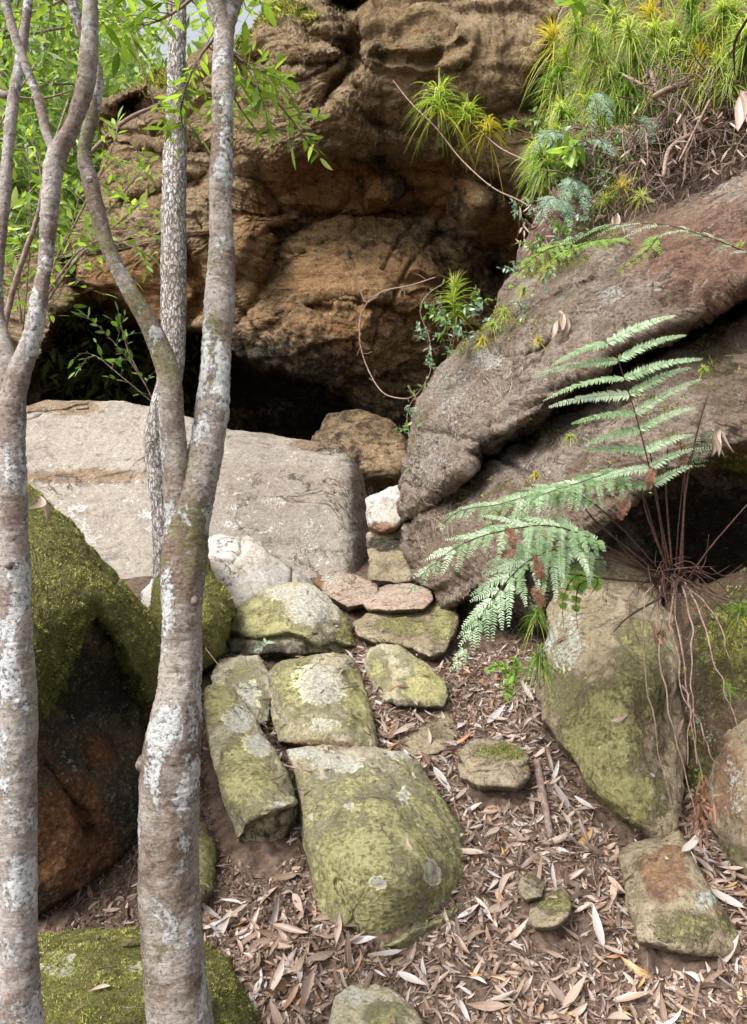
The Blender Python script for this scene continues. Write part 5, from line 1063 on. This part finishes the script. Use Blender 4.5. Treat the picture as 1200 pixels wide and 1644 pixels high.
for i, (u, v, Y, du, dv) in enumerate(blue):
    fern('bank_fern', P(u, v, Y), 'small silvery fern among the grassy tufts on the bank', [
        dict(ctrl=[(u, v, Y), (u + du * 0.5, v + dv * 0.35 - 12, Y - 0.15), (u + du, v + dv, Y - 0.22)], pn=0, n_pin=12, Lmax=0.12, pinnule=0.02, width=0.009, start=0.1, ang=35, seed=200 + i, droop=0.3),
        dict(ctrl=[(u, v, Y), (u - du * 0.3, v + dv * 0.5, Y - 0.15), (u - du * 0.4, v + dv * 1.3, Y - 0.2)], pn=0, n_pin=10, Lmax=0.09, pinnule=0.02, width=0.009, start=0.1, ang=35, seed=220 + i, droop=0.3)], m_blue, group='silvery ferns on the bank')

# ------------------------------------------------------------------ tufted grass-leaved plants
def rosette(c, L, n, h, sd, mat, label, group=None, lean=(0, 0, 1), width=0.006, droop=0.75, name='tufted_plant', down=None):
    g = np.random.default_rng(sd); c = np.array(c, float); ln = norm(np.array(lean, float))
    base = c - ln * h
    e = tag(empty(name, base), label, 'plant', group)
    st, bl, ol = Acc(), Acc(), Acc()
    tube(st, [base, c - ln * h * 0.5 + 0.01 * g.normal(size=3), c], [0.006, 0.005, 0.004], n=8, k=6)
    t = g.random(n) ** 0.7
    az = g.random(n) * 2 * np.pi; el = np.radians(75 - 95 * (1 - t) + 12 * g.normal(size=n))
    A = norm(np.cross(ln, [0.3, 1, 0.1])); Bv = np.cross(ln, A)
    D = (np.cos(az)[:, None] * A + np.sin(az)[:, None] * Bv) * np.cos(el)[:, None] + ln * np.sin(el)[:, None]
    Ls = L * (0.65 + 0.5 * g.random(n)); B = c - ln * h * 0.55 * (1 - t)[:, None]
    old = t < 0.16
    for ac, mk in ((bl, ~old), (ol, old)):
        if mk.sum(): leaves(ac, B[mk], D[mk], np.tile(ln, (mk.sum(), 1)) + 0.2 * g.normal(size=(mk.sum(), 3)), Ls[mk], width * (0.7 + 0.5 * g.random(mk.sum())), droop=droop * (0.5 + 0.8 * g.random(mk.sum())), fold=0.5, seg=7, prof='blade',
                            rnd=np.clip(0.25 + 0.6 * t[mk] + 0.15 * g.normal(size=mk.sum()), 0, 1))
    st.build('stem', m_deadstem, e); bl.build('leaves', mat, e)
    if ol.V: ol.build('dead_leaves', m_grass_y, e)
    return e
rosette(P(705, 150, 6.9), 0.42, 110, 0.35, 1, m_grass, 'largest green spiky tuft growing from the cliff face', width=0.013, droop=1.0)
rosette(P(752, 178, 6.9), 0.34, 80, 0.2, 2, m_grass, 'middle spiky tuft of the cliff-face trio', width=0.013, droop=0.9)
rosette(P(783, 200, 6.85), 0.28, 70, 0.2, 3, m_grass_y, 'yellowing drooping tuft right of the other cliff-face tufts', width=0.014, droop=1.2)
rosette(P(820, 200, 6.85), 0.14, 40, 0.1, 4, m_grass, 'smallest spiky tuft on the creeper near the cliff tufts', width=0.009)
rosette(P(730, 460, 5.15), 0.20, 110, 0.35, 5, m_grass, 'bright green pine-like tuft at the left edge of the leaning boulder', width=0.008, droop=0.5)
rosette(P(735, 500, 5.15), 0.17, 70, 0.2, 6, m_grass_d, 'deeper green tuft just under the pine-like tuft', width=0.008, droop=0.9)
rosette(P(862, 985, 3.1), 0.10, 80, 0.05, 7, m_grass_d, 'upper end of the hanging green tuft beside the arching fronds', width=0.004, droop=1.3)
rosette(P(868, 1040, 3.1), 0.12, 110, 0.16, 8, m_grass_d, 'hanging brush-like green tuft over the lichened rock wall', width=0.0045, droop=1.5)
rosette(P(1190, 980, 2.95), 0.14, 90, 0.05, 9, m_grass_d, 'fine grass tuft on the dark mossy rock at the right edge', width=0.0035, droop=0.8)
rosette(P(1170, 1105, 2.95), 0.07, 60, 0.03, 10, m_grass_d, 'little grass tuft below the fine one on the dark mossy rock', width=0.003, droop=0.8)
lab = 'bright spiky grass-like tuft in the dense thicket on the top right bank'
rp = [(700 + 0, 0)] * 0
tufts = [(925, 40, 5.3, .34), (960, 90, 5.2, .34), (900, 120, 5.5, .3), (985, 30, 5.2, .34), (1020, 80, 5.1, .3), (1045, 20, 5.1, .34), (945, 165, 5.2, .28), (915, 190, 5.3, .26), (900, 175, 5.2, .24), (965, 215, 5.1, .26), (1080, 55, 5.0, .34), (1110, 15, 4.9, .34), (1090, 110, 5.0, .28), (1030, 140, 5.1, .28), (1150, 60, 4.8, .3), (1000, 180, 5.1, .24),
         (870, 250, 5.1, .22), (880, 265, 5.1, .2), (860, 275, 5.2, .16), (930, 0, 5.5, .34), (985, 290, 4.9, .18), (1000, -20, 5.4, .36), (1060, -25, 5.2, .36), (1130, -30, 4.9, .36), (1180, 20, 4.7, .32), (1040, 105, 5.05, .3), (1065, 150, 5.0, .24), (975, 130, 5.15, .3), (1100, 75, 4.9, .3), (1195, 90, 4.6, .26), (955, 60, 5.1, .3), (1010, 50, 5.0, .3), (890, 60, 5.6, .32), (910, 90, 5.5, .3), (1120, 45, 4.85, .3), (1160, 10, 4.7, .32), (1200, 50, 4.5, .3), (1070, 90, 4.95, .3), (1030, 180, 5.0, .22), (940, 130, 5.3, .3), (985, 160, 5.1, .26), (930, 225, 5.1, .22), (900, 215, 5.2, .22), (960, 260, 4.95, .2), (1150, 110, 4.7, .24), (905, 245, 5.1, .2), (1050, 50, 5.0, .32), (975, 0, 5.3, .34), (1000, 215, 5.0, .22), (1025, 230, 4.95, .2), (990, 250, 4.95, .2), (945, 200, 5.15, .24), (925, 255, 5.0, .2), (970, 180, 5.1, .26), (1045, 165, 5.0, .22), (890, 140, 5.5, .28), (1010, 150, 5.05, .28), (880, 230, 5.3, .2), (1070, 120, 4.95, .26), (1125, 90, 4.8, .26), (1170, 130, 4.6, .22), (1000, 120, 5.1, .3), (860, 235, 5.5, .18), (1020, 265, 4.9, .18)]
for i, (u, v, Y, L) in enumerate(tufts):
    rosette(P(u, v, Y), L * (0.7 + 0.4 * ((i * 7) % 5) / 4), 100, 0.16, 300 + i, [m_grass, m_grass, m_grass_d, m_grass, m_grass, m_grass_y, m_grass, m_grass_d, m_grass][i % 9], lab, 'spiky tufts thick on the top right bank', lean=(-0.25, -0.5, 0.8), width=0.009, droop=0.9)
lab2 = 'small grassy tuft on the mossy crest of the leaning boulder'
for i, (u, v, Y, L) in enumerate([(790, 520, 4.7, .10), (775, 545, 4.75, .09), (810, 500, 4.7, .09), (840, 465, 4.65, .08), (1000, 300, 4.75, .16), (1030, 315, 4.6, .13), (970, 320, 4.8, .14), (880, 430, 4.5, .08), (1190, 395, 3.6, .06), (915, 700, 3.85, .05), (860, 760, 3.9, .04), (1130, 590, 3.4, .04), (1170, 455, 3.5, .03), (865, 545, 4.25, .06), (850, 255, 6.0, .13)]):
    rosette(P(u, v, Y), L, 60, 0.03, 350 + i, [m_grass, m_grass_y][i % 3 == 1], lab2, 'small tufts on the boulder crest', width=0.004, lean=(-0.2, -0.5, 0.9))

# leafy herbs along the boulder edge
def herb(label, c, n, L, sd, mat, group=None, spread=(0.06, 0.05, 0.06), stems=5, ratio=0.45, name='small_herb'):
    g = np.random.default_rng(sd); c = P(*c); e = tag(empty(name, c), label, 'plant', group); st, lf = Acc(), Acc(); B, D = [], []
    for i in range(stems):
        d = norm(g.normal(size=3) + [0, -0.6, 0.7]); l = spread[0] * (1.2 + g.random())
        C, _ = tube(st, [c, c + d * l * 0.5, c + d * l + [0, 0, -0.3 * l]], [0.002, 0.0015, 0.0008], n=9, k=4)
        m = n // stems; k = g.integers(2, 9, m); B.append(C[k]); D.append(g.normal(size=(m, 3)) + d * 0.5)
    B = np.vstack(B); D = np.vstack(D); Ls = L * (0.6 + 0.7 * g.random(len(B)))
    leaves(lf, B, D, g.normal(size=B.shape) * 0.5 + [0, -0.4, 1], Ls, Ls * ratio, droop=0.15, seg=3)
    st.build('stem', m_twig, e); lf.build('leaves', mat, e); return e
hl = 'small bluish leafy herb on the crest and edge of the leaning boulder'
for i, (u, v, Y, s) in enumerate([(700, 520, 5.0, .10), (690, 550, 5.05, .09), (720, 540, 5.0, .09), (770, 490, 4.9, .08), (760, 515, 4.9, .09), (705, 500, 5.1, .08), (860, 400, 4.8, .09), (830, 440, 4.7, .07), (875, 450, 4.5, .07), (900, 380, 4.7, .09), (850, 345, 5.3, .09), (830, 350, 5.6, .08), (930, 330, 4.9, .10), (945, 300, 4.9, .10), (915, 360, 4.8, .09), (870, 215, 5.6, .12), (895, 240, 5.3, .12), (660, 670, 5.3, .06), (650, 690, 5.3, .05), (690, 590, 5.2, .05), (840, 500, 4.6, .06), (900, 520, 4.15, .04), (885, 300, 5.1, .12), (925, 270, 5.0, .11), (1000, 260, 4.9, .1)]):
    herb(hl, (u, v, Y), 60, s * 0.42, 400 + i, m_blue if i % 3 else m_canopy_d, 'bluish herbs on the boulder edge', spread=(s, s, s))
herb('bright broad-leaved sprig at the top edge above the cliff', (900, 15, 5.0), 40, 0.10, 460, m_canopy, spread=(0.14, 0.1, 0.1))
herb('yellow-green broad-leaved plant beside the silvery ferns on the bank', (900, 255, 4.95), 30, 0.12, 461, m_canopy, spread=(0.12, 0.1, 0.1))
herb('tiny bright seedling on the mossy ledge between two step rocks', (422, 1040, 4.02), 10, 0.045, 462, m_blue, spread=(0.03, 0.02, 0.03), stems=3)
herb('tiny green seedling below the dark little fern', (815, 1110, 3.5), 16, 0.045, 463, m_fern_g, spread=(0.03, 0.02, 0.03), stems=3)

# creepers
def vine(label, pts, r=0.004, mat=None, curls=0, sd=0, leafm=None, nl=0, L=0.04):
    g = np.random.default_rng(sd); e = tag(empty('creeper', P(*pts[0])), label, 'vine'); a = Acc()
    C, _ = tube(a, pp(*pts), [r] * (len(pts) - 1) + [r * 0.4], n=14 * len(pts), k=5, bump=0.2, freq=20)
    for i in range(curls):
        k = g.integers(5, len(C) - 2); d = norm(g.normal(size=3)); l = 0.05 + 0.05 * g.random(); tube(a, [C[k], C[k] + d * l * 0.6, C[k] + d * l + 0.02 * g.normal(size=3)], [r * 0.5, r * 0.4, r * 0.2], n=6, k=4)
    a.build('stem', mat or m_deadstem, e)
    if nl:
        lf = Acc(); k = g.integers(2, len(C), nl); leaves(lf, C[k], g.normal(size=(nl, 3)), g.normal(size=(nl, 3)) + [0, -1, 1], L, L * 0.45, seg=3); lf.build('leaves', leafm or m_canopy_d, e)
    return e
vine('long bare creeper looping down in front of the orange overhang', [(700, 445, 6.0), (660, 458, 6.1), (610, 470, 6.3), (582, 500, 6.4), (578, 545, 6.4), (590, 590, 6.4), (615, 630, 6.3), (650, 640, 6.1), (670, 632, 5.9)], 0.006, curls=16, sd=1)
vine('short curled creeper tip above the looping creeper', [(612, 470, 6.3), (590, 485, 6.3), (580, 470, 6.3), (572, 452, 6.3)], 0.005, curls=3, sd=2)
vine('thin creeper running from the cliff tufts down to the bank', [(632, 130, 7.1), (660, 165, 7.0), (700, 205, 6.9), (740, 255, 6.8), (790, 300, 6.4), (840, 325, 6.0), (900, 365, 5.2)], 0.006, curls=5, sd=3)
vine('upper creeper joining the smallest cliff tuft to the bank', [(750, 190, 6.9), (800, 235, 6.7), (850, 262, 6.2), (880, 300, 5.6), (905, 340, 5.2)], 0.006, curls=4, sd=4)
vine('reddish creeper stem between the smallest tuft and the silvery ferns', [(825, 205, 6.8), (870, 220, 6.2), (920, 215, 5.4), (980, 180, 5.1)], 0.006, m_stem, 3, 5)
vine('thin looping rootlet on the left side of the leaning boulder', [(740, 440, 5.1), (690, 470, 5.1), (675, 500, 5.1), (690, 545, 5.1), (690, 600, 5.05), (655, 660, 5.2), (662, 720, 5.1)], 0.003, curls=8, sd=6, nl=26)
vine('fine dangling creeper at the foot of the leaning boulder', [(655, 620, 5.4), (672, 650, 5.2), (668, 700, 5.1), (655, 760, 5.1)], 0.003, curls=8, sd=7, nl=22)
vine('dark arching stem over the bank tangle', [(1200, 30, 4.0), (1180, 70, 4.2), (1180, 120, 4.4)], 0.008, m_stem, 2, 8)

# tangle of dead roots, twigs and leaves on the bank: nobody could count it
def tangle():
    g = np.random.default_rng(9); a = Acc()
    for i in range(1500):
        u = g.uniform(925, 1260); v = 95 + (330 - 95) * g.random()
        v = v if u > 1040 else 200 + 140 * g.random()
        Y = 5.05 - (u - 950) * 0.0011 - g.random() * 0.22
        c = P(u, v, Y); d = norm(g.normal(size=3) * [1, 0.5, 1] + [-0.5, -0.3, -0.8]); l = 0.06 + 0.22 * g.random() ** 2
        r = 0.0018 + 0.004 * g.random() ** 3
        tube(a, [c, c + d * l * 0.5 + 0.04 * l * g.normal(size=3), c + d * l + [0, 0, -0.15 * l]], [r, r, r * 0.4], n=6, k=4, rnd=g.random())
    return a.build('dead_roots', m_twig)
tag(tangle(), 'tangle of dead roots and twigs spilling over the bank', 'roots', kind='stuff')
for i, (pts, r) in enumerate([([(1045, 115, 4.9), (1060, 160, 4.8), (1095, 190, 4.75), (1102, 240, 4.7), (1098, 290, 4.65)], .014), ([(1120, 130, 4.8), (1080, 140, 4.75), (1050, 155, 4.7)], .02), ([(1000, 120, 4.9), (1040, 140, 4.8), (1080, 160, 4.75)], .01), ([(1110, 215, 4.7), (1075, 240, 4.65), (1065, 285, 4.6)], .015), ([(1140, 160, 4.6), (1110, 220, 4.6), (1090, 260, 4.6)], .008)]):
    stick('thick dead root bending down over the bank', pts, [r, r * 0.9, r * 0.8, r * 0.5][:len(pts)] if len(pts) <= 4 else [r, r * .9, r * .8, r * .7, r * .4], m_deadstem, 'dead_root', 8, 'thick dead roots on the bank')
def bankleaves():
    g = np.random.default_rng(19); a = Acc(); n = 700
    u = g.uniform(830, 1250, n); base = 330 - (u - 830) * 0.10
    v = np.where(u < 1000, 320 + 90 * g.random(n), base + g.normal(size=n) * 60 - 60)
    Y = 5.0 - (u - 900) * 0.0011 - 0.18 * g.random(n)
    leaves(a, P(u, v, Y), g.normal(size=(n, 3)) + [0, -0.3, -0.6], g.normal(size=(n, 3)) + [0, -0.6, 0.6], 0.05 + 0.05 * g.random(n), 0.008 + 0.008 * g.random(n), curl=0.3 * g.normal(size=n), seg=4, rnd=g.random(n) * 0.6)
    return a.build('leaf_debris', m_litter)
tag(bankleaves(), 'dead leaves caught on the bank and boulder crest', 'leaves', kind='stuff')

# ------------------------------------------------------------------ litter dropped on the ground and rocks
allV = [GV.astype(np.float32)]; allF = [GQ]; off = len(GV); owner = [np.zeros(len(GQ), int)]
for i, r_ in enumerate(ROCKS):
    if not r_['drop'] : continue
    nfr = r_['front']; side = int(round(math.sqrt(nfr))); st = 3 if side > 150 else 2
    ii = np.arange(0, side, st); V_ = r_['V'][:nfr].reshape(side, side, 3)[np.ix_(ii, ii)]; m_ = len(ii)
    ix = np.arange(m_ * m_).reshape(m_, m_); q = np.stack([ix[:-1, :-1], ix[1:, :-1], ix[1:, 1:], ix[:-1, 1:]], -1).reshape(-1, 4)
    allV.append(V_.reshape(-1, 3)); allF.append(q + off); off += m_ * m_; owner.append(np.full(len(q), i + 1))
owner = np.concatenate(owner)
bvh = BVHTree.FromPolygons(np.vstack(allV).tolist(), np.vstack(allF).tolist())
def drop(n, xr, yr, g, rock_p=0.04):
    Pn, Nn = [], []
    xs = g.uniform(*xr, n); ys = g.uniform(*yr, n)
    zs = gz(xs, ys) + 0.40
    for x, y, z in zip(xs, ys, zs):
        h, nn, fi, _ = bvh.ray_cast(Vector((x, y, z)), Vector((0, 0, -1)))
        if h is not None and owner[fi] > 0 and abs(nn.z) < 0.55: h, nn, fi, _ = bvh.ray_cast(Vector((x, y, z - 0.30)), Vector((0, 0, -1)))
        if h is not None and owner[fi] > 0 and abs(nn.z) < 0.55: h, nn, fi = Vector((x, y, z - 0.395)), Vector((0, -0.37, 0.93)), 0
        if h is None: continue
        if owner[fi] > 0 and (nn.z if nn.z > 0 else -nn.z) < 0.55: continue
        if owner[fi] > 0 and g.random() > rock_p: continue
        if h.z > 1.6: continue
        if nn.z < 0: nn = -nn
        Pn.append(h); Nn.append(nn)
    return np.array(Pn), np.array(Nn)
g = np.random.default_rng(55)
def layer(ac, n, xr, yr, Lr, lift, prof='leaf', wr=(0.16, 0.26), rndfn=None, rock_p=0.04, keep=None, tilt=0.25, curl=0.3):
    p, nn = drop(n, xr, yr, g, rock_p)
    if keep is not None: k = keep(p); p, nn = p[k], nn[k]
    m = len(p); L = Lr[0] + (Lr[1] - Lr[0]) * g.random(m) ** 1.3
    d = g.normal(size=(m, 3)); d = norm(d - nn * (d * nn).sum(-1, keepdims=True)); d = norm(d + nn * tilt * np.abs(g.normal(size=(m, 1))))
    nr = norm(nn + 0.35 * g.normal(size=(m, 3)))
    sgn = np.where(g.random(m) < 0.6, 1, -1)[:, None]
    p = p - d * (L * 0.4)[:, None] + nn * (lift * g.random((m, 1)) + 0.003)
    leaves(ac, p, d, nr * sgn, L, L * (wr[0] + (wr[1] - wr[0]) * g.random(m)), droop=0.05 * g.random(m), curl=curl * np.abs(g.normal(size=m)) * 0.6, fold=0.3 * g.random() + 0.2, seg=5, twist=0.9 * g.normal(size=m), sickle=0.10 * g.normal(size=m), rnd=g.random(m) ** 1.25 if rndfn is None else rndfn(m), prof=prof)
def bare(p):     # keep the shaded dirt patch beside the forked trunk mostly bare
    u = 600 + p[:, 0] / p[:, 1] * F; v = 822 - (p[:, 2] - CZ) / p[:, 1] * F
    dirt = ((np.hypot((u - 420) / 110, (v - 1420) / 55) < 1) | (np.hypot((u - 160) / 130, (v - 1440) / 60) < 1) | (np.hypot((u - 330) / 50, (v - 1250) / 130) < 1) | (np.hypot((u - 900) / 70, (v - 1500) / 40) < 1))
    return ~(dirt & (g.random(len(p)) < 0.72))
lit = Acc()
low = lambda m: g.random(m) ** 1.5 * 0.75
layer(lit, 22000, (-1.3, 1.7), (1.9, 4.4), (0.015, 0.05), 0.004, keep=bare, rndfn=low, rock_p=0.006, tilt=0.15, wr=(0.14, 0.4))
layer(lit, 11000, (-1.3, 1.7), (1.9, 4.4), (0.03, 0.075), 0.010, keep=bare, rock_p=0.006, tilt=0.18, wr=(0.14, 0.32))
layer(lit, 1500, (-1.0, 1.6), (1.9, 3.0), (0.05, 0.12), 0.016, keep=bare, rock_p=0.01, tilt=0.25, wr=(0.12, 0.26), curl=0.5)
layer(lit, 1200, (-0.2, 0.9), (3.0, 4.8), (0.03, 0.09), 0.012, keep=bare, rock_p=0.04)
tag(lit.build('leaf_litter', m_litter), 'carpet of dry brown and pinkish gum leaves on the gully floor', 'leaf litter', kind='stuff')
# crumbs: broken leaf bits and soil clods
cr = Acc()
layer(cr, 16000, (-1.3, 1.7), (1.9, 4.6), (0.006, 0.022), 0.006, wr=(0.3, 0.7), rock_p=0.02, rndfn=lambda m: g.random(m) * 0.5)
tag(cr.build('leaf_debris', m_litter), 'broken bits of leaves sprinkled over the bare soil', 'leaf debris', kind='stuff')
def twigs():
    a = Acc(); p, nn = drop(3200, (-1.3, 1.7), (1.9, 4.5), g, 0.03)
    for q, n_ in zip(p, nn):
        d = g.normal(size=3); d = norm(d - n_ * np.dot(d, n_)); l = 0.03 + 0.14 * g.random() ** 2; r = 0.0009 + 0.0022 * g.random() ** 3
        q = q + n_ * (0.006 + 0.012 * g.random())
        tube(a, [q - d * l / 2, q + n_ * 0.004 * g.random() + 0.1 * l * g.normal(size=3) * [1, 1, 0.2], q + d * l / 2 + n_ * 0.005], [r, r, r * 0.6], n=5, k=4)
    return a.build('twig_litter', m_twig)
tag(twigs(), 'thin broken twigs scattered through the leaf litter', 'twigs', kind='stuff')
cl = Acc(); p, nn = drop(9000, (-1.3, 1.5), (1.9, 4.6), g, 0.0); p2, n2 = drop(14000, (-1.4, 0.1), (2.1, 3.6), g, 0.0); p = np.vstack([p, p2])
ico = np.array([(0, 0, 1), (.9, 0, .2), (.28, .85, .2), (-.72, .53, .2), (-.72, -.53, .2), (.28, -.85, .2), (0, 0, -1)], float); icf = np.array([(0, 1, 2), (0, 2, 3), (0, 3, 4), (0, 4, 5), (0, 5, 1), (6, 2, 1), (6, 3, 2), (6, 4, 3), (6, 5, 4), (6, 1, 5)])
m = len(p); sz = 0.0035 + 0.010 * g.random(m) ** 3
Vc = p[:, None] + ico[None] * sz[:, None, None] * (0.6 + 0.8 * g.random((m, 7, 1)))
cl.add(Vc.reshape(-1, 3), None, (np.arange(m)[:, None, None] * 7 + icf[None]).reshape(-1, 3))
tag(cl.build('soil_crumbs', m_soil), 'crumbly clods of dark soil', 'soil', kind='stuff')

# the 300 fallen leaves that show largest are leaves of their own
protos = []
kinds = [('broad pale lilac-grey gum leaf lying on top of the litter', 0.82, 0.22), ('long tan gum leaf lying on top of the litter', 0.45, 0.17), ('curled orange-brown gum leaf lying on top of the litter', 0.96, 0.24), ('dusty pink sickle-shaped gum leaf lying on top of the litter', 0.62, 0.20), ('dark red-brown gum leaf lying on top of the litter', 0.06, 0.22)]
for kd, (lb, rv, wr) in enumerate(kinds):
    for j in range(4):
        g2 = np.random.default_rng(900 + kd * 10 + j); a = Acc()
        L = 1.0
        leaves(a, [[-0.5, 0, 0.02]], [[1, 0.12 * g2.normal(), 0.10]], [[0.1 * g2.normal(), 0.35 * g2.normal(), 1]], [L], [wr * L * (0.85 + 0.3 * g2.random())], curl=0.12 + 0.25 * g2.random() if kd != 2 else 0.5, droop=0.0, fold=0.3 + 0.4 * g2.random(), seg=10, twist=0.8 * g2.normal(), rnd=np.array([rv + 0.02 * g2.normal()]).clip(0, 1))
        V_ = np.concatenate(a.V); V_[:, 1] += 0.18 * (g2.random() - 0.3) * (V_[:, 0] ** 2 - 0.25)      # sickle bend
        tube_ac = Acc(); tube(tube_ac, [V_[1], V_[1] + [-0.06, 0.01, 0.0], V_[1] + [-0.13, 0.03, -0.01]], [0.012, 0.009, 0.008], n=5, k=4)
        a2 = Acc(); a2.add(V_, a.Q[0], None, a.r[0], a.c[0]); a2.add(tube_ac.V[0], tube_ac.Q[0], tube_ac.T[0], rv)
        o = a2.build('fallen_leaf', m_litter, origin=(0, 0, 0)); protos.append((kd, o))
p, nn = drop(2600, (-1.0, 1.6), (1.95, 3.9), g, 0.02)
k = bare(p); p, nn = p[k], nn[k]
u = 600 + p[:, 0] / p[:, 1] * F; v = 822 - (p[:, 2] - CZ) / p[:, 1] * F
k = (u > 320) & (u < 1195) & (v < 1640); p, nn = p[k], nn[k]
sel = g.permutation(len(p))[:300]
for i, s in enumerate(sel):
    kd, src = protos[int(g.choice(len(protos), p=np.repeat([0.30, 0.22, 0.04, 0.24, 0.20], 4) / 4))]
    if i < len(protos): kd, src = protos[i]; o = src
    else: o = src.copy(); COL.objects.link(o)
    L = 0.065 + 0.07 * g.random() ** 1.5
    z = Vector(nn[s]).normalized(); z = (z + Vector(0.25 * g.normal(size=3))).normalized()
    x = Vector(g.normal(size=3)); x = (x - z * x.dot(z)).normalized(); y = z.cross(x)
    M_ = Matrix((x, y, z)).transposed().to_4x4()
    o.matrix_world = Matrix.Translation(Vector(p[s]) + z * 0.017) @ M_ @ Matrix.Scale(L, 4)
    tag(o, kinds[kd][0], 'leaf', 'gum leaves on the gully floor')

# pale rootlets matted over the left flank and cracks of the leaning boulder
def rootlets():
    rk = [r for r in ROCKS if r['o'] is bigr][0]; gg = np.random.default_rng(31); a = Acc()
    uf, vf = rk['uv']; Vf = rk['V'][:rk['front']]; nf = rk['N']
    side = int(round(math.sqrt(rk['front'])))
    bt = BVHTree.FromPolygons(Vf.tolist(), rk['Q'].tolist())
    spots = [(690, 780, 36, 90, 130), (700, 660, 40, 60, 90), (760, 580, 50, 40, 70), (850, 500, 70, 40, 30), (880, 640, 90, 40, 30), (1120, 300, 70, 30, 60)]
    for (cu, cv, su, sv, cnt) in spots:
        for i in range(cnt):
            u0, v0 = cu + su * gg.normal() * 0.6, cv + sv * gg.normal() * 0.6
            an = gg.uniform(0, 2 * np.pi); pts = []
            for k in range(6):
                dv_ = Vector(P(u0, v0, 1.0) - np.array([0, 0, CZ])).normalized()
                h, nn, fi, ds = bt.ray_cast(Vector((0, 0, CZ)), dv_)
                if h is None: break
                pts.append(np.array(h) - np.array(dv_) * 0.006 * (1 + gg.random()))
                an += gg.normal() * 0.6; u0 += math.cos(an) * 7; v0 += abs(math.sin(an)) * 9
            if len(pts) > 3 and np.linalg.norm(np.diff(pts, axis=0), axis=1).max() < 0.12: tube(a, pts, 0.0007 + 0.0008 * gg.random(), n=12, k=3, rnd=gg.random())
    return a.build('dry_rootlets', m_rootlet)
tag(rootlets(), 'mat of fine pale rootlets clinging to the leaning boulder', 'roots', kind='stuff')

# larger sticks
def gstick(label, pts, r):     # follows the ground: pts (u, v)
    q = []
    for (u, v) in pts:
        Y = ground_depth(v); x = (u - 600) / F * Y; q.append(np.array([x, Y, float(gz(x, Y)) + r * 0.9 + 0.01]))
    ac = Acc(); tube(ac, q, np.linspace(r, r * 0.6, len(q)), n=30, k=8, bump=0.25, freq=25)
    return tag(ac.build('fallen_stick', m_twig), label, 'stick')
gstick('thick grey-brown root running down the leaf litter under the moss-capped stone', [(862, 1215), (868, 1255), (875, 1295), (885, 1345)], 0.020)
gstick('thin curved fallen twig at the foot of the largest stepping rock', [(655, 1590), (680, 1560), (720, 1545), (765, 1542)], 0.004)
gstick('thin forked twig crossing the litter near the wedge stone', [(1000, 1370), (1060, 1400), (1130, 1440), (1190, 1460)], 0.004)
stick('slender dead stem with a leaf leaning over the two small mossy blocks', [(330, 1040, 3.5), (360, 1080, 3.45), (400, 1140, 3.4), (432, 1170, 3.35)], [0.002, 0.002, 0.0015, 0.001], m_deadstem)
stick('pale dry stick lying between the narrow rock and the largest rock', [(455, 1228, 3.2), (480, 1234, 3.15), (500, 1238, 3.1)], [0.004, 0.004, 0.003], m_deadstem, 'fallen_stick')
